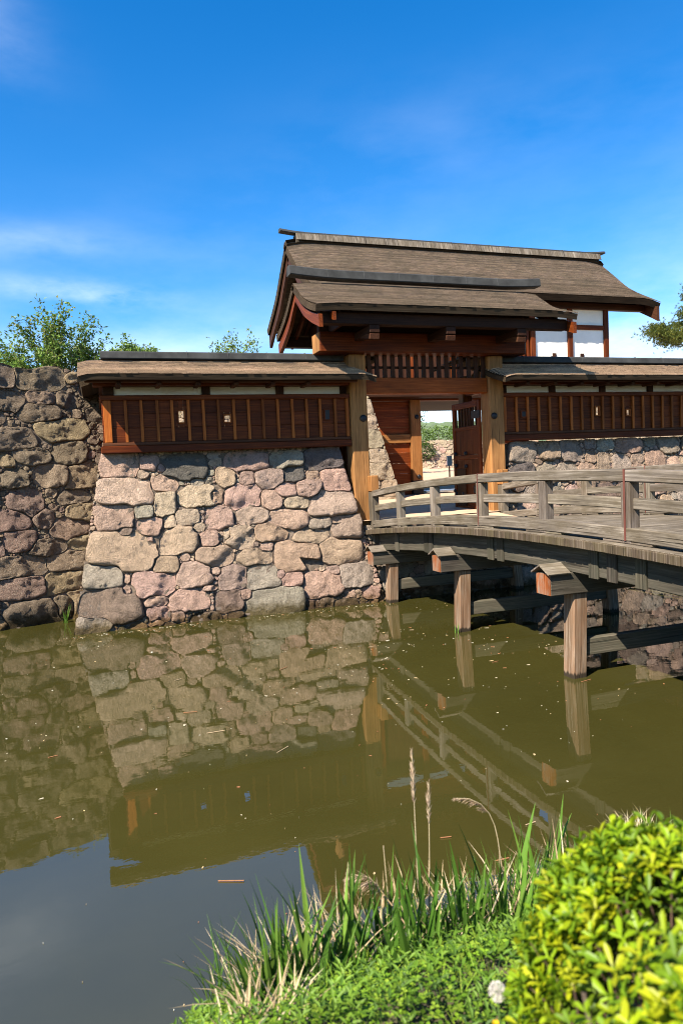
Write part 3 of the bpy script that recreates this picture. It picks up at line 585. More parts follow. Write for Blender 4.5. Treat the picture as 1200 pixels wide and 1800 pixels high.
# ------------------------------------------------------------------ the front gate
gate = thing('castle_gate', 'red timber castle gate with shingled roof at the end of the bridge, one leaf open', 'gate', (7.7, 15.7, 1.66))
def boxpart(name, parent, mat, *a, **k):
    mb = MB(); mb.box(*a, **k); return mb.build(name, mat, parent)
for x0, x1, cx in ((5.66, 6.07, 5.95), (9.34, 9.76, 9.46)):
    p = boxpart('gate_post', gate, M['tan'], x0, x1, 15.5, 15.93, 1.4, 5.75, ch=0.025, c=(1, 1, 1))
    mb = MB(); mb.dome((cx, 15.498, 4.25), (0, -1, 0), .085, .05); mb.build('iron_cap', M['iron'], p, True)
    mb = MB(); mb.box(x0 - .015, x1 + .015, 15.485, 15.945, 1.4, 1.83, ch=.02); mb.build('iron_shoe', M['iron'], p) if cx > 9 else None
boxpart('crossbeam', gate, M['red'], 4.9, 10.30, 15.28, 15.84, 5.752, 6.21, ch=.02, c=(.8, .75, .72), long=0)
mb = MB(); mb.box(4.885, 4.905, 15.30, 15.82, 5.77, 6.19, ch=.006, c=(1.1, 1.1, 1.1), long=2); mb.build('beam_end', M['tan'], gate)
boxpart('lintel', gate, M['redlight'], 6.072, 9.338, 15.56, 15.84, 4.83, 5.21, ch=.02, c=(.72, .62, .6))
mb = MB()
for k in range(16): mb.box(6.16 + k * .205, 6.26 + k * .205, 15.64, 15.70, 5.212, 5.75, ch=.006)
mb.build('lattice', M['dark'], gate)
boxpart('lattice_rail', gate, M['dark'], 6.08, 9.33, 15.72, 15.76, 5.44, 5.50)
# front and rear roof slopes
FR = [(15.95, 7.52), (15.45, 7.20), (15.05, 6.94), (14.55, 6.72), (14.08, 6.57)]; RR = [(31.6 - y, z) for y, z in FR]
XL, XR = 4.47, 10.95
FRs = [(15.8, 7.43)] + FR[1:]; RRs = [(31.6 - y, z) for y, z in FRs]
mb = MB()
for pts in (FRs, RRs):
    slab(mb, ident, XL, XR, pts, -0.022, -0.16, .045, .75, m=1); shingles(mb, ident, XL, XR, pts, .075, .13, 0.024, .015, .045, .75, tone=(.5, 1.2))
roof = mb.build('roof', [M['shingle'], M['eave']], gate)
ridgecap('ridge_cap', roof, XL - .08, XR + .10, 15.8, 7.50, 7.72, .28, .06, M['copper'])
for pts in (FRs, RRs):
    for x in (XL + .09, XR - .09):
        bargeboard('barge_board', gate, x, .085, pts, -.25, -.50, M['red'])
    bargeboard('barge_board', gate, XL + .40, .06, pts, -.19, -.36, M['red'])
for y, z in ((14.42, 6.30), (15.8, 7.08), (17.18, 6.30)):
    boxpart('purlin', gate, M['dark'], XL + .14, XR - .14, y - .11, y + .11, z - .13, z + .12, c=(.5, .5, .5))  # darkened tint: shade under the eaves put into the timber colour
for k in range(15):
    for pts in (FRs, RRs):
        x = XL + .62 + k * .40; bargeboard('rafter', gate, x, .07, pts[:-1], -.165, -.25, M['dark'])
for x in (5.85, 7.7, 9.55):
    mb = MB(); mb.box(x - .12, x + .12, 14.3, 15.28, 6.0, 6.17, ch=.015, c=(.55, .55, .55)); mb.box(x - .12, x + .12, 15.842, 17.3, 6.0, 6.17, ch=.015, c=(.55, .55, .55))  # arms tinted dark too, soffit shade painted into their colour
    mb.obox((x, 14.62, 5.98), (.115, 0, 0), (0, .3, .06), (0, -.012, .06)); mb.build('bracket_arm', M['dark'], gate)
boxpart('gable_panel', gate, M['dark'], XL + .72, XL + .78, 14.6, 17.0, 6.2, 6.62)
boxpart('soffit_board', gate, M['dark'], 4.95, 10.4, 15.5, 15.62, 6.214, 6.95)
# small roofs over the rear posts
for cx in (5.86, 9.55):
    boxpart('rear_post', gate, M['tan'], cx - .14, cx + .14, 16.95, 17.23, 1.5, 5.45)
    boxpart('tie_beam', gate, M['red'], cx - .09, cx + .09, 15.94, 16.948, 4.9, 5.15)
    mb = MB()
    for sg in (-1, 1):
        tf = (lambda s_, c_: (lambda x, a, z: (c_ + s_ * a, x, z)))(sg, cx)
        pts = [(0.0, 6.02), (.35, 5.86), (.72, 5.74)]
        slab(mb, tf, 16.0, 17.6, pts, -.02, -.1, m=1); shingles(mb, tf, 16.0, 17.6, pts, .08, .13, .02, .013)
    rr = mb.build('rear_roof', [M['shingle'], M['eave']], gate)
    boxpart('ridge_cap', rr, M['copper'], cx - .1, cx + .1, 16.25, 18.75, 6.03, 6.14) if False else None
# doors: right leaf open inwards, left leaf open behind its post
def door(hx, sg, label):
    mb = MB(); y0, y1, z0, z1 = 15.96, 17.42, 1.82, 4.72; a, b = sorted((hx, hx + sg * .075))
    for q in ((y0, y0 + .13), (y1 - .13, y1)): mb.box(a, b, q[0], q[1], z0, z1, c=(1.3, 1.2, 1.1))
    for q in ((z1 - .16, z1), (z0, z0 + .14), (3.98, 4.08), (3.2, 3.32)): mb.box(a + .004, b - .004, y0 + .13, y1 - .13, q[0], q[1], c=(1.15, 1.1, 1))
    mid = (a + b) / 2
    for k, (p, q) in enumerate(((y0 + .132, y0 + .5), (y0 + .503, y0 + .9), (y0 + .903, y1 - .132))):
        mb.box(mid - .015, mid + .015, p, q, z0 + .142, 3.198, ch=.004, long=2); mb.box(mid - .015, mid + .015, p, q, 3.322, 3.978, ch=.004, long=2)
    d = mb.build('door', M['red'], gate); tag(d, label)
    mb = MB()
    for k in range(8): mb.box(mid - .02, mid + .02, y0 + .2 + k * .15, y0 + .25 + k * .15, 4.082, z1 - .162, ch=.005)
    mb.build('lattice', M['dark'], d)
    f = hx - .001 if sg > 0 else hx + .001
    for y, z in ((17.28, 3.36), (16.72, 3.36), (17.28, 3.05), (16.72, 3.02), (17.28, 2.28), (17.28, 2.12), (16.9, 2.28), (16.9, 2.12), (17.36, 2.36), (17.36, 2.2)):
        mb = MB(); mb.dome((f, y, z), (-sg, 0, 0), .055, .045, n=10); mb.build('stud', M['iron'], d, True)
    for z in (2.3, 4.25): mb = MB(); mb.box(f - .012, f + .012, 15.93, 16.35, z, z + .2, ch=.004); mb.build('hinge', M['iron'], d)
    boxpart('wicket_panel', d, M['dark'], f - .02, f + .02, 16.75, 17.2, 1.95, 2.95, ch=.006)
door(9.30, 1, 'right leaf swung open, dark red with lattice top and iron studs'); door(6.09, -1, 'left leaf swung open behind its post')

# ------------------------------------------------------------------ plank fences on the walls
def fence(x0, x1, label, battens, holes, posts, plaster, left_return):
    fo = thing('plank_fence', label, 'fence', ((x0 + x1) / 2, 15.65, 3.62))
    zb, zt, zs = 3.79, 4.80, 3.62
    boxpart('sill', fo, M['red'], x0 - .05, x1, 15.52, 15.86, zs, zb - .02, long=0, c=(.66, .6, .58))
    boxpart('bottom_rail', fo, M['dark'], x0 - .02, x1, 15.57, 15.72, zb - .018, zb + .05, long=0, c=(1.6, 1.5, 1.4))
    boxpart('top_rail', fo, M['red'], x0 - .03, x1, 15.555, 15.75, zt - .07, zt + .035, long=0, c=(1.0, 1, 1))
    mb = MB(); zc = [zb + .05, zb + .36, zb + .66, zt - .07]; eb = [x0] + battens + [x1]
    for i in range(len(eb) - 1):
        a, b = eb[i], eb[i + 1]; hs_ = [h for h in holes if a < h[0] < b]
        for j in range(3):
            z0, z1 = zc[j] + .001, zc[j + 1] - .003; rects = [(a, b, z0, z1)]
            for hx, hz, hw, hh, op in hs_:
                if not op: continue
                new = []
                for (p, q, r, s) in rects:
                    l, rr_, d, u = hx - hw / 2, hx + hw / 2, hz - hh / 2, hz + hh / 2
                    if u <= r or d >= s: new.append((p, q, r, s)); continue
                    new += [(p, l, r, s), (rr_, q, r, s)]
                    if d > r: new.append((l, rr_, r, d))
                    if u < s: new.append((l, rr_, u, s))
                rects = new
            k = random.uniform(.7, 1.2); kb_ = random.uniform(.85, 1.1)
            for (p, q, r, s) in rects: mb.box(p + .0015, q - .0015, 15.625 + .008 * j % .02 + random.uniform(0, .006), 15.665, r - .001, s + .002, ch=.009, c=(k * kb_, k * kb_, k * kb_), long=0)
    mb.build('board_panel', M['red'], fo)
    for bx in battens:
        mb = MB(); k = random.uniform(.6, 1.2); mb.box(bx - .03, bx + .03, 15.575, 15.623, zb + .052, zt - .072, ch=.006, c=(k, k, k), long=2); mb.build('batten', M['redlight'], fo)
    for px, w in posts:
        boxpart('corner_post', fo, M['redlight'], px - w / 2, px + w / 2, 15.57, 15.70, zb + .052, zt - .072, long=2, c=(1.05, 1.05, 1.05))
    for hx, hz, hw, hh, op in holes:
        mb = MB(); e = .026
        for q in ((hx - hw / 2 - e, hx - hw / 2, hz - hh / 2 - e, hz + hh / 2 + e), (hx + hw / 2, hx + hw / 2 + e, hz - hh / 2 - e, hz + hh / 2 + e), (hx - hw / 2, hx + hw / 2, hz + hh / 2, hz + hh / 2 + e), (hx - hw / 2, hx + hw / 2, hz - hh / 2 - e, hz - hh / 2)):
            mb.box(q[0], q[1], 15.60, 15.68, q[2], q[3], ch=.004)
        lf = mb.build('loophole_frame', M['redlight'] if op else M['red'], fo)
        if not op: boxpart('shutter', lf, M['iron'], hx - hw / 2, hx + hw / 2, 15.610, 15.622, hz - hh / 2, hz + hh / 2, ch=.002)
    # plaster strip, wall plate, rafters
    for a, b in plaster:
        boxpart('plaster_panel', fo, M['plaster'], a, b, 15.80, 15.84, zt + .036, 5.03, ch=.004, c=(1, 1, 1))
    gaps = [x0 + .05] + [v for ab in plaster for v in ab] + [x1 - .02]
    for i in range(0, len(gaps), 2):
        if gaps[i + 1] - gaps[i] > .05: boxpart('bracket_post', fo, M['dark'], gaps[i], gaps[i + 1], 15.74, 15.86, zt + .036, 5.03, ch=.006)
    boxpart('wall_plate', fo, M['red'], x0 - .15, x1, 15.52, 15.86, 5.032, 5.13, long=0, c=(.9, .9, .9))
    boxpart('eave_beam', fo, M['dark'], x0 - .3, x1, 14.98, 15.10, 5.03, 5.12, long=0)
    for k in range(int((x1 - x0) / .8)):
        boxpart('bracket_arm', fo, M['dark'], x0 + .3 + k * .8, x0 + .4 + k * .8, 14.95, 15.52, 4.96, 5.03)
    xa, xb = x0 - (.42 if left_return else .02), x1 + .04
    if x0 > 8: xa = x0 - .45
    if x0 < 8: xb = x1 + .34
    F = [(15.9, 5.62), (15.35, 5.37), (14.68, 5.17)]; B = [(31.8 - y, z) for y, z in F]
    mb = MB()
    hipL, hipR = left_return, False
    for pts in (F, B):
        if left_return and pts is B: xs_ = x0 + .7
        else: xs_ = xa
        slab(mb, ident, xs_, xb, pts, -.02, -.13, .06, .35, m=1); shingles(mb, ident, xs_, xb, pts, .105, .14, .026, .017, .06, .35, tone=(.2, .75))
    rf = mb.build('roof', [M['shingle2'], M['eave']], fo)
    ridgecap('ridge_cap', rf, x0 + .05 if left_return else xa + .35, xb - .38 if x0 < 8 else xb, 15.9, 5.63, 5.80, .26, 0.0, M['copper'], n=8)
    if left_return:    # the fence turns the corner and runs back along the wall
        boxpart('return_sill', fo, M['red'], x0 - .05, x0 + .25, 15.862, 18.6, zs, zb - .02)
        boxpart('return_panel', fo, M['red'], x0 + .03, x0 + .07, 15.752, 18.6, zb - .018, zt - .01, c=(.8, .8, .8))
        boxpart('return_rail', fo, M['red'], x0 - .03, x0 + .12, 15.752, 18.6, zt - .008, zt + .036)
        boxpart('return_plaster', fo, M['plaster'], x0 + .14, x0 + .18, 15.862, 18.6, zt + .037, 5.03, c=(1, 1, 1))
        boxpart('return_plate', fo, M['red'], x0 - .02, x0 + .3, 15.862, 18.6, 5.032, 5.13)
        mb = MB(); cx = x0 + .58
        for sg in (-1, 1):
            tf = (lambda s_: (lambda x, a, z: (cx + s_ * a, x, z)))(sg)
            pts = [(0, 5.605), (.5, 5.37), (1.0, 5.18)]
            slab(mb, tf, 15.95, 18.6, pts, -.02, -.13, m=1); shingles(mb, tf, 15.95, 18.6, pts, .105, .14, .026, .017, tone=(.2, .75))
        mb.build('return_roof', [M['shingle2'], M['eave']], fo)
    return fo
fence(.15, 5.655, 'red plank fence with two open loopholes left of the gate', [.63, .95, 1.28, 1.59, 1.94, 2.26, 2.59, 2.93, 3.26, 3.59, 3.93, 4.27, 4.61, 4.93, 5.30],
      [(1.78, 4.37, .11, .24, True), (2.78, 4.31, .125, .14, True), (5.11, 4.36, .11, .22, False)], [(.26, .16), (5.6, .07)], [(.42, 2.27), (2.45, 3.95), (4.13, 5.50)], True)
fence(9.77, 20.0, 'red plank fence right of the gate, half shaded by its roof', [10.18 + k * .3335 for k in range(29)],
      [(10.40, 4.29, .11, .13, False), (12.69, 4.34, .11, .22, True), (13.70, 4.28, .12, .14, True)], [(9.83, .08)], [(10.0, 11.3), (11.48, 12.9), (13.08, 14.5), (14.68, 16.1), (16.28, 17.7), (17.88, 19.3)], False)
# ------------------------------------------------------------------ gatehouse behind the gate
gh = thing('gatehouse', 'large white-walled timber gatehouse with long shingled roof behind the front gate', 'gatehouse', (14.4, 24, 2.0))
F2 = [(26.3, 12.0), (25.24, 11.07), (24.23, 10.24), (22.66, 9.36)]; B2 = [(52.4 - y, z) for y, z in F2]
mb = MB(); X0, X1 = 7.2, 21.6
for pts in (F2, B2):
    slab(mb, ident, X0, X1, pts, -.025, -.26, .16, 1.2, m=1); shingles(mb, ident, X0, X1, pts, .10, .17, .026, .02, .16, 1.2, tone=(.6, 1.25), wob=.005)
rf = mb.build('roof', [M['shingle'], M['eave']], gh)
mb = MB()
for k in range(46):
    for sg in (-1, 1):
        x = 7.6 + k * .302; c = random.uniform(.8, 1.15); mb.obox((x + .14, 26.2 + sg * .23, 11.97), (.147, 0, 0), (0, sg * .05, -.13), (0, .012 * sg, .005), .003, (c, c, c), 0, 1)
mb.box(7.6, 21.45, 26.04, 26.36, 11.7, 12.08, m=0, c=(.5, .5, .5)); mb.build('ridge_boards', M['grey'], rf)
ridgecap('ridge_cap', rf, 7.0, 21.8, 26.2, 12.08, 12.2, .30, .08, M['copper'])
for pts in (F2, B2):
    for x in (X0 + .14, X1 - .14):
        bargeboard('barge_board', gh, x, .12, pts, -.3, -.78, M['dark'], taper=.85)
    bargeboard('barge_board', gh, X0 + .7, .1, pts, -.28, -.5, M['red'])
for y, z in ((23.45, 9.12), (26.2, 11.2), (28.95, 9.12)):
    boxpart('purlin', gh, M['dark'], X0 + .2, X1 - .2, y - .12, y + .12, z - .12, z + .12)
for k in range(30):
    for pts in (F2, B2): bargeboard('rafter', gh, X0 + 1.1 + k * .42, .09, pts[:-1], -.265, -.37, M['dark'])
px_ = [9.2, 10.93, 12.66, 14.39, 16.12, 17.84, 19.56]
for i, x in enumerate(px_):
    boxpart('wall_post', gh, M['red'], x - .11, x + .11, 23.40, 23.62, 5.85, 9.05, long=2)
    boxpart('wall_post', gh, M['red'], x - .11, x + .11, 28.78, 29.0, 5.85, 9.05, long=2)
for i in range(6):
    a, b = px_[i] + .112, px_[i + 1] - .112
    boxpart('wall_beam', gh, M['red'], a, b, 23.415, 23.60, 8.22, 8.40, c=(1.1, 1, 1))
    boxpart('wall_beam', gh, M['red'], a, b, 23.415, 23.60, 5.86, 6.1)
    boxpart('plaster_panel', gh, M['plaster'], a, b, 23.48, 23.54, 8.401, 9.05, ch=.003, c=(1, 1, 1))
    if i == 3:
        mb = MB()
        for k in range(8): mb.box(a + .06 + k * .185, a + .15 + k * .185, 23.44, 23.52, 6.11, 8.21, ch=.006)
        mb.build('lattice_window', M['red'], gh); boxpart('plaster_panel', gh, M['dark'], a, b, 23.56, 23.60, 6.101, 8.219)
    else:
        if i < 3: boxpart('board_panel', gh, M['dark'], a, b, 23.48, 23.54, 6.101, 8.219, ch=.003); continue
        p = boxpart('plaster_panel', gh, M['plaster'], a, b, 23.48, 23.54, 6.101, 8.219, ch=.003, c=(1, 1, 1))
        hx = (a + b) / 2 + (.12 if i == 4 else -.3)
        q = boxpart('loophole', p, M['dark'], hx - .08, hx + .08, 23.44, 23.482, 7.06, 7.28, ch=.004)
boxpart('side_wall', gh, M['plaster'], 9.15, 9.21, 23.63, 28.77, 5.9, 9.4, c=(1, 1, 1)); boxpart('side_wall', gh, M['plaster'], 19.54, 19.6, 23.63, 28.77, 5.9, 9.4, c=(1, 1, 1))
boxpart('frieze_board', gh, M['dark'], X0 + .4, X1 - .4, 23.58, 23.64, 9.05, 9.85); boxpart('floor_slab', gh, M['dark'], 9.0, 19.7, 23.3, 29.1, 5.62, 5.84)
for x in (11.1, 14.5):
    p = boxpart('gate_post', gh, M['tan'], x, x + .42, 24.0, 24.45, 2.0, 5.6, ch=.02, c=(.9, .8, .72), long=2)
    for z in (4.95, 2.72):
        mb = MB(); mb.dome((x + .25, 23.998, z), (0, -1, 0), .085, .05); mb.build('iron_cap', M['iron'], p, True)
    boxpart('iron_shoe', p, M['iron'], x - .012, x + .432, 23.985, 24.46, 2.0, 2.58, ch=.01)
boxpart('lintel', gh, M['red'], 8.9, 16.2, 24.02, 24.4, 5.56, 5.85, long=0)
for a, b in ((8.6, 11.098), (14.922, 16.3)):
    mb = MB(); z = 2.05
    while z < 5.5:
        hgt = random.uniform(.3, .42); zt = min(5.555, z + hgt); k = random.uniform(1.1, 2.0); mb.box(a, b, 24.16, 24.22, z, zt - .004, ch=.004, c=(k, k * .97, k * .95), long=0); z = zt
    mb.build('plank_panel', M['red'], gh)
    boxpart('panel_rail', gh, M['tan'], a, b, 24.06, 24.158, 4.0, 4.32, c=(.95, .85, .75), long=0)
# stone bases beside it
mb = MB()
preb = [(8.75, 5.35, .3, .26, 'w', 8), (8.8, 4.8, .28, .24, 'w', 8), (8.95, 4.2, .3, .3, 'x', 7), (9.05, 3.6, .3, .24, 'w', 7), (9.1, 3.05, .42, .28, 'w', 7), (9.35, 2.45, .36, .28, 'x', 7), (9.1, 1.95, .7, .22, 'w', 7), (9.5, 1.5, .5, .2, 'x', 7)]
stone_patch(mb, wall_map(21.45, .22), lambda U, V: (U < 9.72 - .2 * (V - 2.0)) & (V > 1.3) & (V < 5.75) & (U > .8), (.8, 10, 1.2, 5.8), preb, 'wxxcw', 31, CL[:6], .18, step=.035, aspect=(1, 1.7))
def side2(u, v, h): z = v / 1.02; return (9.66 - .2 * (z - 2.0) + h, 21.5 + .22 * z + u, z)
stone_patch(mb, side2, lambda U, V: (V > 1.3) & (V < 5.7) & (U > 0) & (U < 6), (0, 6, 1.2, 5.8), [], 'wxxc', 32, CL[:4], .18, step=.05)
w = mb.build('stone_wall', [M['stonepale'], M['gap']], smooth=True); tag(w, 'pale hewn stone base seen through the gate opening behind its left post', 'stone wall')
mb = MB()
stone_patch(mb, wall_map(21.45, .22), lambda U, V: (U > 15.6 + .2 * (V - 2.0)) & (V > 1.3) & (V < 5.75) & (U < 26), (15, 26, 1.2, 5.8), [], 'wxxcw', 33, CL[:4], .18, step=.05)
w = mb.build('stone_wall', [M['stonepale'], M['gap']], smooth=True); tag(w, 'pale stone base under the right end of the white gatehouse', 'stone wall')
# beyond the gatehouse: rubble bank, shrubs
mb = MB()
stone_patch(mb, wall_map(43.2, .62), lambda U, V: (V > 3.3) & (V < 6.0) & (U > 15) & (U < 32), (15, 32, 3.3, 6.0), [], 'pPtcxw', 41, [(.2, 500, .1), (.14, 700, .15), (.1, 900, .2)], .3, step=.05)
w = mb.build('stone_wall', [M['stonepale'], M['gap']], smooth=True); tag(w, 'sloping rubble bank under green shrubs, seen through the open gate', 'stone wall')
mb = MB(); mb.box(15.68, 15.94, 29.98, 30.02, 3.1, 3.56, ch=.006, c=(1, 1, 1)); s = thing('notice_sign', 'small pale blue sign on a post beyond the open door leaf', 'sign', (15.81, 30, 2.2)); mb.build('sign_panel', M['paleblue'], s)
boxpart('post', s, M['dark'], 15.78, 15.84, 30.021, 30.07, 2.2, 3.5)
mb = MB(); mb.obox((12.6, 24.2, 2.14), (.95, 0, 0), (0, .5, 0), (0, 0, .035), .01); r_ = mb.build('threshold_plate', M['steel']); tag(r_, 'low metal plate lying across the gatehouse threshold', 'plate')

# ------------------------------------------------------------------ the bridge
br = thing('wooden_bridge', 'weathered arched timber bridge crossing the moat to the gate', 'bridge', (7.8, 8.5, 0))
zc = lambda y: 2.0 - 0.0078 * (y - 8.5) ** 2
mb = MB(); y = 1.2
while y < 15.62:
    w_ = random.uniform(.24, .32); k = random.uniform(.8, 1.15); e = random.uniform(-.02, .02); y2 = min(15.64, y + w_)
    mb.obox((7.8 + e / 2, (y + y2) / 2, zc((y + y2) / 2) - .055), (1.95 - e / 2, 0, 0), (0, (y2 - y) / 2 - .003, (zc(y2) - zc(y)) / 2), (0, 0, .055), .006, (k, k, k * .97), 0); y = y2
deck = mb.build('deck', M['grey'], br)
for x, sg in ((5.85, -1), (9.75, 1)):
  mb = MB(); y = 1.2
  while y < 15.62:
    w_ = random.uniform(.13, .22); k = random.uniform(.82, 1.12); y2 = min(15.64, y + w_)
    mb.obox((x + sg * random.uniform(.006, .02), (y + y2) / 2, zc((y + y2) / 2) - .06), (.03, 0, 0), (0, (y2 - y) / 2 - .003, (zc(y2) - zc(y)) / 2), (0, 0, .058), .01, (k, k, k), 0, 2)
    y = y2
  mb.build('plank_ends', M['deckend'], br)
def along(x, w, z0, z1, mat, name, ya=1.2, yb=15.6, n=26, ch=.012, c=None, parent=None, bow=0):
    mb = MB(); fr = []
    for k in range(n + 1):
        yy = ya + (yb - ya) * k / n; fr.append(((x, yy, zc(yy)), (1, 0, 0), (0, 0, 1)))
    h = w / 2; mb.sweep(fr, [(-h, z0 + ch), (-h + ch, z0), (h - ch, z0), (h, z0 + ch), (h, z1 - ch), (h - ch, z1), (-h + ch, z1), (-h, z1 - ch)], c)
    return mb.build(name, mat, parent or br)
for x in (6.14, 7.8, 9.46):
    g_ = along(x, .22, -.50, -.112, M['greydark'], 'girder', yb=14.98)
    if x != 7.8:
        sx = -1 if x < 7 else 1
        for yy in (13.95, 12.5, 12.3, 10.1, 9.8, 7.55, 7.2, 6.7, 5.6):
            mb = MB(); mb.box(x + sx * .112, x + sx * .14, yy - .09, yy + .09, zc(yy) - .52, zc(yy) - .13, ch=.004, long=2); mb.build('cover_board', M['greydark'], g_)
POSTS = [13.78, 12.14, 10.39, 8.61, 6.91, 5.2, 3.5, 1.8]
for side, x in ((-1, 6.06), (1, 9.54)):
    ys_ = [15.3] + POSTS
    for yy in POSTS:
        boxpart('railing_post', br, M['grey'], x - .075, x + .075, yy - .08, yy + .08, zc(yy) + .002, zc(yy) + .75, ch=.01, long=2)
    nw = boxpart('newel_post', br, M['grey'], x - .09, x + .09, 15.22, 15.44, 1.3, 2.52, ch=.012, long=2)
    mb = MB(); mb.box(x - .10, x + .10, 15.21, 15.45, 2.522, 2.9, ch=.02, long=2, c=(1.0, .95, .9)); mb.build('newel_head', M['tan'], nw)
    joints = [15.3, 13.78, 10.39, 6.91, 3.5, 1.2]
    for a, b in zip(joints, joints[1:]):
        along(x, .164, .752, .90, M['grey'], 'handrail', b + .003, a - .003, 10, .015)
        along(x, .168, .035, .20, M['grey'], 'kick_rail', b + .003, a - .003, 10, .012)
    for a, b in zip(ys_, ys_[1:]):
        along(x + side * -.01, .07, .42, .56, M['grey'], 'middle_rail', b + .081, a - .081, 6, .01)
    for a, b in zip(ys_, ys_[1:]):
        m_ = (a + b) / 2
        for yy in (a - .25, b + .25): boxpart('rail_block', br, M['grey'], x - .07, x + .07, yy - .17, yy + .17, zc(yy) + .003, zc(yy) + .034, ch=.004)
    for yy in (10.39, 6.91, 3.5):
        k = zc(yy); mb = MB(); o = x + side * .078 if False else x
        fx = x - .0855; bx = x + .0855; w_ = .017 if yy < 8 else .010
        mb.box(fx - .004, fx, yy - w_, yy + w_, k + .04, k + .905, ch=.001); mb.box(bx, bx + .004, yy - w_, yy + w_, k + .04, k + .905, ch=.001); mb.box(fx - .004, bx + .004, yy - w_, yy + w_, k + .9055, k + .911, ch=.001)
        mb.build('iron_strap', M['strap'], br)
BENTS = [14.72, 11.42, 8.18, 4.9]
for yb in BENTS:
    zb = zc(yb) - .502
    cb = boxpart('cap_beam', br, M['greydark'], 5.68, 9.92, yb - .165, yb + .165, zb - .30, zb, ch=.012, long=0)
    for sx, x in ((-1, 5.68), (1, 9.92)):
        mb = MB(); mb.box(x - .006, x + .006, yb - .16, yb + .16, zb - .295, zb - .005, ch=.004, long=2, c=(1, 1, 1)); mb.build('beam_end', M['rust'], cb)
        mb = MB(); xa, xb_ = (5.62, 5.98) if sx < 0 else (9.62, 9.98); xm = (xa + xb_) / 2
        for sy in (-1, 1): mb.obox((xm + random.uniform(-.012, .012), yb + sy * .105, zb + .06), ((xb_ - xa) / 2, 0, 0), (0, .108, -.06 * sy), (0, .005 * sy, .011), .004, None, 0, 0)
        mb.build('rain_cap', M['grey'], cb)
    for sx, xt, xb_ in ((-1, 6.20, 6.12), (1, 9.40, 9.56)):
        mb = MB(); mb.beam((xb_, yb, -1.0), (xt, yb, zb - .302), .235, .235, up=(0, 1, 0), ch=.02, c=(1, 1, 1)); mb.build('pile', M['pile'], br)
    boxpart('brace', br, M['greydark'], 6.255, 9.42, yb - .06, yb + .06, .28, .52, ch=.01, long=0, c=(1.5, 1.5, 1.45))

# ------------------------------------------------------------------ trees and shrubs
def grow(rng, p, d, L, r, depth, maxd, kids, br_mb, tips, spread, up=0.15):
    pts = [p]; rad = [r]; q = p
    for k in range(4):
        d = (d + Vector((rng.gauss(0, .16), rng.gauss(0, .16), rng.gauss(0, .10) + up * .3))).normalized(); q = q + d * L / 4; pts.append(q); rad.append(r * (1 - .16 * (k + 1)))
        if depth >= maxd - 1: tips.append((q, d))
    br_mb.tube(pts, rad, 5 if depth else 7)
    if depth >= maxd: return
    for k in range(kids):
        i = rng.choice([1, 2, 3, 4, 4]); a = rng.uniform(0, 6.28); A = d.orthogonal().normalized(); B = d.cross(A); s = rng.uniform(.5, 1.0) * spread
        nd = (d + (A * math.cos(a) + B * math.sin(a)) * s + Vector((0, 0, up))).normalized()
        grow(rng, pts[i], nd, L * rng.uniform(.55, .8), rad[i] * .62, depth + 1, maxd, kids, br_mb, tips, spread, up)
def leafy(name, label, cat, base, stems, L, r, maxd, kids, spread, per, size, cols, sc=.12, seed=1, group=None, up=.15, lean=(0, 0)):
    rng = random.Random(seed); t = thing(name, label, cat, base, group); tb = MB(); tips = []
    for k in range(stems):
        a = 6.28 * k / max(1, stems) + rng.uniform(-.4, .4); s = 0 if stems == 1 else rng.uniform(.25, .75)
        grow(rng, Vector(base) + Vector((math.cos(a) * .08, math.sin(a) * .08, 0)), Vector((math.cos(a) * s + lean[0], math.sin(a) * s + lean[1], 1)).normalized(), L, r, 0, maxd, kids, tb, tips, spread, up)
    lb = MB()
    for q, d in tips:
        for k in range(per):
            p = q + Vector((rng.gauss(0, sc), rng.gauss(0, sc), rng.gauss(0, sc * .8))); dd = (d * .4 + Vector((rng.gauss(0, 1), rng.gauss(0, 1), rng.gauss(-.1, .7)))).normalized()
            c = rng.choice(cols); k_ = rng.uniform(.75, 1.25); c = (c[0] * k_, c[1] * k_, c[2] * k_)
            lb.leaf(p, dd, (rng.gauss(0, .5), rng.gauss(0, .5), 1), size * rng.uniform(.7, 1.3), size * rng.uniform(.45, .65), c)
    tb.build('trunk', M['bark'], t, True); lb.build('crown', M['leaf'], t); return t
CH = [(.15, .24, .04), (.11, .19, .035), (.20, .28, .055), (.16, .17, .05)]
leafy('cherry_tree', 'open-branched broadleaf tree rising over the dark wall, tallest at the left', 'tree', (-1.05, 25, 5.5), 9, 1.55, .05, 2, 4, .8, 13, .13, CH, .10, 5)
leafy('leafy_shrub', 'low bright green leaves just above the wall top at the left edge', 'shrub', (-3.2, 24.5, 5.5), 7, .85, .03, 2, 4, .9, 8, .11, [(.13, .2, .04), (.16, .24, .05)], .12, 8)
leafy('leafy_shrub', 'dark green shrub on the wall top between the left edge and the open-branched tree', 'shrub', (-1.9, 23.6, 5.5), 6, .62, .03, 2, 4, .9, 8, .10, [(.11, .18, .04), (.14, .22, .045)], .12, 9)
leafy('willow_shrub', 'rounded feathery pale green shrub peeking over the left end of the fence roof', 'shrub', (1.55, 28, 5.5), 9, 1.3, .03, 2, 4, .2, 20, .14, [(.16, .24, .05), (.20, .29, .07), (.13, .2, .04)], .09, 12, up=.35)
leafy('small_tree', 'thin-leaved treetop peeking over the middle of the left fence roof', 'tree', (5.6, 30, 5.4), 6, 1.75, .05, 2, 4, .8, 9, .14, CH, .10, 17)
leafy('maple_tree', 'fresh light green treetop under the pine at the right edge', 'tree', (33.6, 35.5, 3.0), 5, 2.9, .1, 2, 4, .8, 9, .2, [(.17, .27, .03), (.2, .3, .04)], .2, 23)
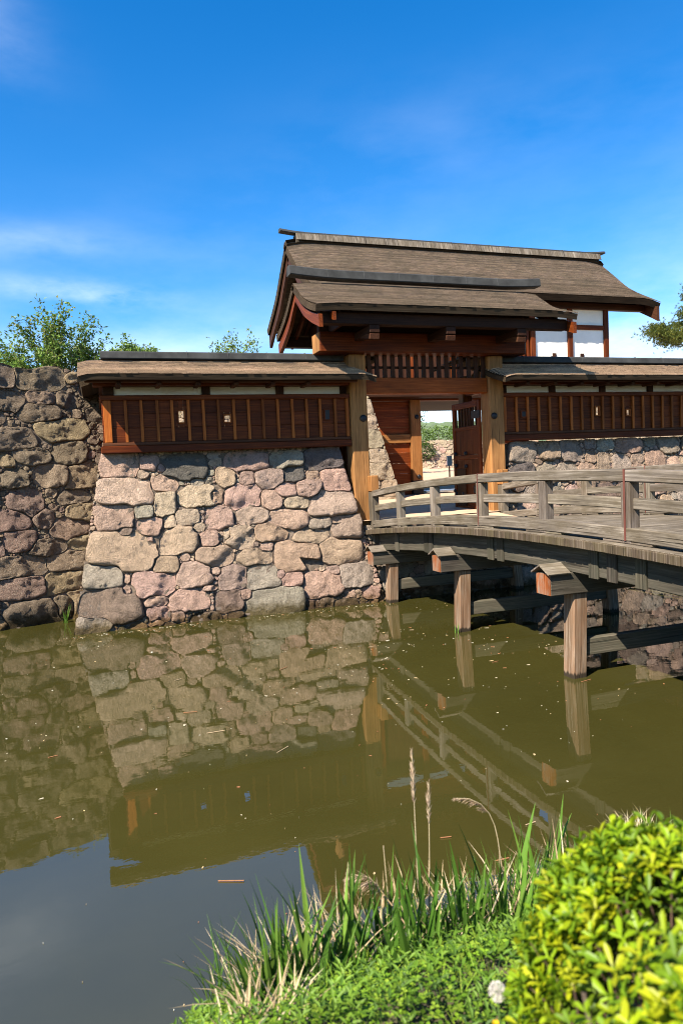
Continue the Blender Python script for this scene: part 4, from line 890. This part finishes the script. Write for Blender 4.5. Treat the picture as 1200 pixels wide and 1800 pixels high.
leafy('broadleaf_tree', 'tree whose twigs poke into the gate opening at upper left', 'tree', (17.4, 40, 2.7), 3, 2.3, .09, 2, 4, .8, 5, .16, [(.06, .1, .04), (.05, .08, .03)], .13, 27)
def bush(name, label, ctr, rx, ry, rz, n, size, cols, seed, group=None):
    rng = random.Random(seed); t = thing(name, label, 'shrub', (ctr[0], ctr[1], ctr[2] - rz), group); lb = MB(); tb = MB()
    for k in range(n):
        v = Vector((rng.gauss(0, 1), rng.gauss(0, 1), rng.gauss(0, 1))).normalized(); f = 1 + .28 * mn.noise(v * 2.3 + Vector((seed, 0, 0))); f *= rng.uniform(.78, 1.06)
        p = Vector((ctr[0] + v.x * rx * f, ctr[1] + v.y * ry * f, ctr[2] + v.z * rz * f)); c = rng.choice(cols); q = rng.uniform(.7, 1.3)
        lb.leaf(p, v + Vector((rng.gauss(0, .7), rng.gauss(0, .7), rng.gauss(0, .7))), (rng.gauss(0, .5), rng.gauss(0, .5), 1), size * rng.uniform(.7, 1.3), size * .55, (c[0] * q, c[1] * q, c[2] * q))
    for k in range(7): tb.tube([(ctr[0], ctr[1], ctr[2] - rz), (ctr[0] + rng.uniform(-.5, .5) * rx, ctr[1] + rng.uniform(-.5, .5) * ry, ctr[2] + rng.uniform(0, .6) * rz)], [.05, .015], 5)
    tb.build('stems', M['bark'], t); lb.build('foliage', M['leaf'], t); return t
G1 = [(.10, .17, .03), (.13, .21, .035), (.07, .12, .025)]
for i, (x, y, z, rx, rz) in enumerate(((20.2, 47.0, 5.2, 1.3, 1.0), (22.2, 47.2, 4.9, 1.5, 1.25), (24.4, 47.6, 5.0, 1.4, 1.1), (26.6, 48, 5.2, 1.5, 1.0), (18.2, 47.5, 5.0, 1.3, 1.2), (22.0, 46.2, 4.2, .9, .7))):
    bush('green_shrub', ['rounded green shrub on the rubble bank, at the left of the gate opening', 'bright green shrub on the rubble bank in the middle of the gate opening', 'green shrub on the rubble bank beside the open door leaf', 'green shrub on the rubble bank behind the open door leaf', 'green shrub on the rubble bank behind the gatehouse panel', 'small dark shrub hanging over the rubble bank below the brighter ones'][i], (x, y, z), rx, 1.1, rz, 1500 if i in (1, 2, 5) else 900, .17, G1 if i != 5 else [(.05, .09, .02), (.07, .11, .02)], 60 + i, 'shrubs on the bank beyond the gate')
# pine
rng = random.Random(4); pt = thing('pine_tree', 'dark green pine with layered boughs at the right edge behind the fence', 'tree', (37.2, 35, 3)); tb = MB(); lb = MB()
tb.tube([(37.2, 35, 3), (37.0, 35, 7), (36.6, 35.1, 10), (36.9, 35, 12.5), (36.5, 35, 14.6)], [.3, .26, .2, .15, .06], 8)
PADS = [(32.9, 35, 10.7, .85, .5), (33.3, 35.2, 11.0, .6, .4), (34.2, 35, 10.2, 1.0, .5), (33.7, 34.8, 10.45, .85, .5), (34.6, 35.2, 10.55, .9, .5), (35.5, 34.8, 10.35, .9, .45), (36.3, 35.2, 10.6, .9, .5), (35.3, 35, 11.9, .6, .35), (36.0, 34.9, 12.2, .8, .6), (35.6, 35, 13.0, .5, .5), (36.4, 35, 13.7, .8, .6), (35.9, 36, 11.4, .8, .4), (38, 35, 11, 1.4, .6), (38.3, 35, 13, 1.1, .5)]
for (x, y, z, r, h) in PADS:
    tb.tube([(36.8, 35, z - .5), ((x + 36.8) / 2, y, z - .25), (x, y, z - .12)], [.09, .06, .025], 6)
    for k in range(int(520 * r)):
        p = Vector((x + rng.gauss(0, r * .5), y + rng.gauss(0, r * .5), z + rng.gauss(0, h * .45))); ax = Vector((rng.gauss(0, .6), rng.gauss(0, .6), 1)).normalized()
        c = rng.choice([(.10, .135, .03), (.14, .17, .035), (.18, .19, .04), (.08, .11, .03)])
        for j in range(11):
            d = (ax + Vector((rng.gauss(0, .6), rng.gauss(0, .6), rng.gauss(0, .4)))).normalized(); lb.leaf(p, d, (0.3, .2, 1), .16 * rng.uniform(.7, 1.2), .02, c, fold=0)
tb.build('trunk', M['bark'], pt, True); lb.build('crown', M['leaf'], pt)

# ------------------------------------------------------------------ near bank plants
def blade(mb, p, d, L, W, bend, c, n=6, twist=0.0, fold=.18):
    p = Vector(p); d = Vector(d).normalized(); out = Vector((d.x, d.y, 0)); out = out.normalized() if out.length > 1e-3 else Vector((1, 0, 0))
    side = Vector((-out.y, out.x, 0)); side = (side * math.cos(twist) + out * math.sin(twist)); vs = []; fs = []; q = p
    for k in range(n + 1):
        t = k / n; w = W * (0.75 + .5 * t) if t < .35 else W * .93 * max(.02, (1 - ((t - .35) / .65) ** 1.6))
        nn = side.cross(d).normalized(); vs += [q - side * w / 2, q + nn * w * fold, q + side * w / 2]
        d = (d + (out * .8 - Vector((0, 0, 1)) * .6) * bend * (t + .2) / n * 2).normalized(); q = q + d * L / n
    for k in range(n):
        a = k * 3; fs += [(a, a + 1, a + 4, a + 3), (a + 1, a + 2, a + 5, a + 4)]
    mb.add(vs, fs, None, c)
rng = random.Random(77)
IG = [(.06, .14, .016), (.09, .18, .022), (.045, .10, .013), (.12, .21, .03)]
SPOTS = [(.46, 2.50, .50, 13), (.54, 2.66, .56, 12), (.63, 2.52, .60, 12), (.72, 2.70, .62, 11), (.82, 2.58, .62, 10), (.92, 2.8, .55, 9), (1.0, 2.62, .6, 9), (1.10, 2.85, .58, 9), (1.2, 2.68, .62, 9), (1.32, 2.85, .6, 9), (1.42, 2.7, .64, 9), (1.52, 2.9, .62, 9), (1.64, 2.75, .64, 9), (1.78, 2.95, .6, 9), (1.9, 2.85, .64, 9), (2.05, 3.0, .66, 8), (2.2, 2.9, .58, 8), (2.4, 3.1, .52, 8), (1.05, 2.42, .48, 8), (1.5, 2.48, .48, 8), (1.28, 2.5, .5, 8), (-.28, 1.9, .38, 3)]
for i, (x, y, L, n) in enumerate(SPOTS):
    z = bankz(x, y) - .02 if i < len(SPOTS) - 1 else bankz(x, y) - .02
    lab = 'upright sword-leaved iris clump in the row along the reedy bank'
    if i == 0: lab = 'leftmost broad iris clump on the bank, leaves fanning left over the water'
    if i == len(SPOTS) - 1: lab = 'lone iris shoot at the bottom left in front of open water'
    t = thing('iris_plant', lab, 'plant', (x, y, z), 'iris clumps along the bank'); mb = MB()
    az = rng.uniform(-.5, .5)
    n = int(n * 1.1)
    for k in range(n):
        f = (k - (n - 1) / 2) / n; a = az + rng.gauss(0, .35); lean = f * 0.6 + rng.gauss(0, .07) - (.22 if i == 0 else 0)
        d = Vector((math.cos(a) * lean, math.sin(a) * lean + rng.gauss(0, .08), 1)); c = rng.choice(IG); q = rng.uniform(.75, 1.3)
        blade(mb, (x + f * .13, y + rng.gauss(0, .03), z), d, L * rng.uniform(.5, .98), rng.uniform(.02, .039), rng.choice([.02, .06, .12, .12, .5]), (c[0] * q, c[1] * q, c[2] * q), 7, rng.gauss(0, .4))
    mb.build('leaves', M['leaf'], t)
# reed stalks with plumes
def reed(x, y, top, lab, nod=0.0, plume=.2, fat=1.0, lean=(0, 0), dens=70):
    z = bankz(x, y) - .02; t = thing('reed_stalk', lab, 'reed', (x, y, z), 'dry reed stalks'); mb = MB(); pts = []; d = Vector((lean[0], lean[1], 1)).normalized(); p = Vector((x, y, z)); H_ = top - z
    for k in range(13):
        pts.append(p.copy()); tt = k / 12
        if nod and tt > .55: d = (d + Vector((-.8, 0.1, -.62)) * nod * (tt - .5)).normalized()
        p = p + d * H_ / 12 * (1.0)
    mb.tube(pts, [.0032 - .0018 * k / 12 for k in range(13)], 5, (.50, .40, .25)); mb.build('stem', M['straw'], t)
    mb = MB(); r3 = random.Random(int(x * 100)); m0 = max(0, 12 - int(12 * plume / H_) - 1)
    for k in range(dens):
        f = r3.uniform(m0, 12); i0 = int(min(11, f)); q = pts[i0].lerp(pts[i0 + 1], f - i0); dd = (pts[i0 + 1] - pts[i0]).normalized(); e = 1 - abs((f - m0) / (12.01 - m0) - .35)
        s = Vector((r3.gauss(0, 1), r3.gauss(0, 1), r3.gauss(0, 1))).normalized(); cc = r3.choice([(.42, .31, .2), (.5, .38, .26), (.33, .22, .15)])
        mb.leaf(q, dd * 1.2 + s * .55 * fat + Vector((-.3 * nod, 0, -.5 * nod)), (0, .3, 1), .05 * e * fat + .015, .005, cc)
    mb.build('plume', M['straw'], t)
reed(1.33, 3.0, 1.66, 'tallest upright reed with a feathery plume above the water', 0, .24, .8, (-.005, 0), 110)
reed(1.38, 3.0, 1.50, 'slightly shorter upright reed close beside the tallest one', 0, .16, .8, (.03, 0), 60)
reed(1.86, 3.05, 1.47, 'reed arching over to the left with a nodding tan plume', 1.1, .2, .9, (-.12, 0), 90)
reed(.82, 2.75, 1.33, 'leaning reed with a narrow plume above the left iris leaves', 0, .17, .7, (.16, 0), 80)
reed(1.07, 2.85, 1.30, 'short reed bent over with a rounded drooping tan tuft', 1.5, .16, 1.4, (.03, 0), 120)
reed(1.15, 2.9, 1.30, 'bare dry reed stalk without a plume, beside the tall pair', 0, .01, .3, (-.05, 0), 3)
reed(.40, 2.5, 1.26, 'thin bare bent straw at the left end of the bank', 0, .01, .2, (-.32, 0), 2)
# dry straw litter among the reeds
mb = MB()
for k in range(1100):
    if k < 960: x = rng.uniform(.45, 2.7) ** 1.0; y = 2.45 + rng.random() * .75 + .1 * x
    else: x, y = rng.gauss(.42, .06), rng.gauss(2.25, .08)
    z = bankz(x, y); a = rng.uniform(0, 6.28); ln = rng.uniform(.1, .46); up = abs(rng.gauss(1.3, .8))
    if k >= 960: ln *= .55
    c = rng.choice([(.50, .38, .22), (.42, .30, .17), (.56, .46, .30), (.34, .24, .14)])
    blade(mb, (x, y, z), (math.cos(a), math.sin(a), up), ln, rng.uniform(.005, .011), rng.uniform(0, .5), c, 4, rng.gauss(0, .5))
o = mb.build('dry_straw', M['straw']); tag(o, 'bleached dry straw tangled among the reeds on the bank', 'straw', kind='stuff')
mb = MB()
for k in range(160):
    x, y = rng.gauss(3.05, .08), rng.gauss(3.45, .06); a = rng.uniform(0, 6.28); blade(mb, (x, y, .62), (math.cos(a) * .6, math.sin(a) * .6, 1), rng.uniform(.06, .24), .004, rng.uniform(0, .9), rng.choice([(.5, .4, .25), (.58, .5, .36)]), 4)
o = mb.build('straw_tuft', M['straw']); tag(o, 'dry pale grass tuft at the water edge just above the golden hedge', 'grass tuft')
for nm, lab, (bx, by), hgt, cnt in (('grass_tuft', 'green grass tuft growing from the foot of the dark wall beside the corner', (-.86, 16.40), .42, 16), ('grass_tuft', 'tiny green sprout at the waterline of the middle bridge pile', (5.96, 11.28), .2, 7)):
    mb = MB()
    for k in range(cnt): a = rng.uniform(0, 6.28); blade(mb, (bx + rng.gauss(0, .03), by + rng.gauss(0, .03), -.02), (math.cos(a) * .2, math.sin(a) * .2, 1), hgt * rng.uniform(.5, 1.1), .016, rng.uniform(.05, .3), rng.choice(IG), 5)
    tag(mb.build(nm, M['leaf']), lab, 'grass tuft')
# ground cover: grass, clover and weeds
mb = MB()
for k in range(9000):
    x = rng.uniform(.13, 2.3); y = rng.uniform(1.35, 2.75)
    if y > 1.85 + .45 * x + .35: pass
    z = bankz(x, y); ed = min(1, max(.15, (x - .10) / .35)); patch = mn.noise(Vector((x * 4, y * 4, 9)))
    kind = rng.random()
    if kind < .52:   # clover and small round leaves
        hgt = (.03 + .05 * rng.random() + .03 * patch) * (.4 + .6 * ed); c = rng.choice([(.12, .23, .015), (.17, .29, .02), (.085, .165, .012), (.22, .32, .03)]); q = rng.uniform(.5, 1.3); c = (c[0] * q, c[1] * q, c[2] * q)
        a0 = rng.uniform(0, 6.28); p = Vector((x, y, z + hgt)); s = rng.uniform(.008, .02)
        for j in range(3):
            a = a0 + j * 2.09; mb.leaf(p, (math.cos(a), math.sin(a), rng.uniform(-.1, .5)), (0, 0, 1), s * 1.25, s, c, fold=.12)
    elif kind < .66: # toothed weed leaves
        c = rng.choice([(.10, .19, .018), (.14, .24, .025), (.06, .12, .015)]); a = rng.uniform(0, 6.28); p = Vector((x, y, z + .02 + .07 * rng.random() * ed))
        for j in range(4): mb.leaf(p + Vector((0, 0, .012 * j)), (math.cos(a + j * 2.4), math.sin(a + j * 2.4), .5), (0, 0, 1), rng.uniform(.025, .05), .013, c)
    else:
        c = rng.choice([(.10, .20, .015), (.19, .30, .02), (.24, .33, .03), (.05, .10, .012)]); a = rng.uniform(0, 6.28)
        blade(mb, (x, y, z), (math.cos(a) * .4, math.sin(a) * .4, 1), rng.uniform(.05, .13 + .08 * max(0, patch)) * (.45 + .55 * ed), rng.uniform(.003, .0055), rng.uniform(.1, .7), c, 4)
for k in range(1500):   # longer grass down the slope
    x = rng.uniform(.3, 4.2); y = rng.uniform(2.3, 3.3) + .08 * x; z = bankz(x, y); c = rng.choice(IG); a = rng.uniform(0, 6.28)
    blade(mb, (x, y, z), (math.cos(a) * .3, math.sin(a) * .3, 1), rng.uniform(.12, .42), rng.uniform(.004, .009), rng.uniform(.05, .5), c, 5, rng.gauss(0, .5))
o = mb.build('grass', M['leaf']); tag(o, 'clover, weeds and grass covering the near bank', 'grass', kind='stuff')
def flower(name, lab, cat, p, r, c, n, seedy):
    t = thing(name, lab, cat, (p[0], p[1], bankz(p[0], p[1]))); mb = MB(); mb.tube([(p[0], p[1], bankz(p[0], p[1]) - .01), (p[0] + .01, p[1], (p[2] + bankz(p[0], p[1])) / 2), p], .0022, 5, (.12, .2, .05)); mb.build('stem', M['leaf'], t)
    mb = MB(); P_ = Vector(p)
    for k in range(n):
        if seedy:
            v = Vector((rng.gauss(0, 1), rng.gauss(0, 1), rng.gauss(0, 1))).normalized(); mb.leaf(P_ + v * r * .15, v, (.2, .3, 1), r * .85, .0008, c, fold=0)
            e = P_ + v * r
            for j in range(4): mb.leaf(e, v + Vector((rng.gauss(0, 1), rng.gauss(0, 1), rng.gauss(0, 1))), (.1, .3, 1), r * .32, .0012, c, fold=0)
        else:
            a = 6.28 * k / n; mb.leaf(P_, (math.cos(a), math.sin(a), .45), (0, 0, 1), r, r * .7, c)
    mb.build('seed_head' if seedy else 'petals', M['straw'] if seedy else M['hedge'], t); return t
flower('dandelion_clock', 'round white dandelion seed head beside the golden hedge', 'flower', (.835, 1.44, 1.73), .0185, (.75, .70, .62), 260, True)
flower('buttercup', 'small yellow flower in the grass below the dandelion clock', 'flower', (.84, 1.46, 1.63), .012, (.8, .45, .01), 7, False)
flower('buttercup', 'small yellow flower in the grass left of the hedge, near the bottom', 'flower', (.62, 1.62, 1.49), .010, (.8, .6, .02), 7, False)
# golden hedge
hd = thing('golden_hedge', 'clipped hedge of bright yellow-green leaves close by at the lower right', 'hedge', (1.5, 1.05, 1.35)); lb = MB(); tb = MB()
HC, HR = Vector((1.60, .815, 1.375)), Vector((.87, .42, .80))
HROT = Matrix.Rotation(R(-18.7), 3, 'Z')
def hsurf(u):
    v = Vector((abs(u.x) ** .36 * math.copysign(1, u.x), abs(u.y) ** .42 * math.copysign(1, u.y), abs(u.z) ** .38 * math.copysign(1, u.z)))
    v = HROT @ Vector((v.x * HR.x, v.y * HR.y, v.z * HR.z)); return HC + v * (1 + .05 * mn.noise(u * 3.1))
rh = random.Random(5)
for k in range(6800):
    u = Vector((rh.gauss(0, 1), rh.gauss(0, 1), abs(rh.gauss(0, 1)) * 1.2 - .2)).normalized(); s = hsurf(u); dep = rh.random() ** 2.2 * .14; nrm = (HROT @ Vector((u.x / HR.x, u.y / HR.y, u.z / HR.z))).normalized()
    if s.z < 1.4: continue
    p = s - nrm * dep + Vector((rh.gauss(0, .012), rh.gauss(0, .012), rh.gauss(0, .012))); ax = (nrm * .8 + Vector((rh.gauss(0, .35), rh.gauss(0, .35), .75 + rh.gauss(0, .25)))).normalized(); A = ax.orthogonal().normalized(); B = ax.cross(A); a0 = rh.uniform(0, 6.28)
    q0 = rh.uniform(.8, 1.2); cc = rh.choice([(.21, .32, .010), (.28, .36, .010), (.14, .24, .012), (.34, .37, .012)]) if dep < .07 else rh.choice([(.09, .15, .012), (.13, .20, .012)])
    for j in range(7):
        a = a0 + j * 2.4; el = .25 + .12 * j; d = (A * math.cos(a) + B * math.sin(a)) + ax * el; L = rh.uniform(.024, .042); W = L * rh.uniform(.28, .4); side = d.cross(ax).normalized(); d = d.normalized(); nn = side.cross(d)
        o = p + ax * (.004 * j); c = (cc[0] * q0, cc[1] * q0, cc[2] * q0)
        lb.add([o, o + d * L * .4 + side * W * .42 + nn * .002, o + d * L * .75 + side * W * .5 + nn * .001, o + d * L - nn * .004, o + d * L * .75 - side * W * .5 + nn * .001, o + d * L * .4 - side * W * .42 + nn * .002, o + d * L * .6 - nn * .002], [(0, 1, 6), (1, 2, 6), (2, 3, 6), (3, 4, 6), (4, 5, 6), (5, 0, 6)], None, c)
    if k % 4 == 0: tb.tube([p - ax * .12, p], [.0022, .0014], 4, (1, .8, .7))
for k in range(14): x = .9 + k * .09; y = 1.0 - (x - .9) * .33; tb.tube([(x, y, 1.25), (x + rh.uniform(-.06, .06), y + rh.uniform(-.15, .15), 1.95)], [.012, .005], 6)
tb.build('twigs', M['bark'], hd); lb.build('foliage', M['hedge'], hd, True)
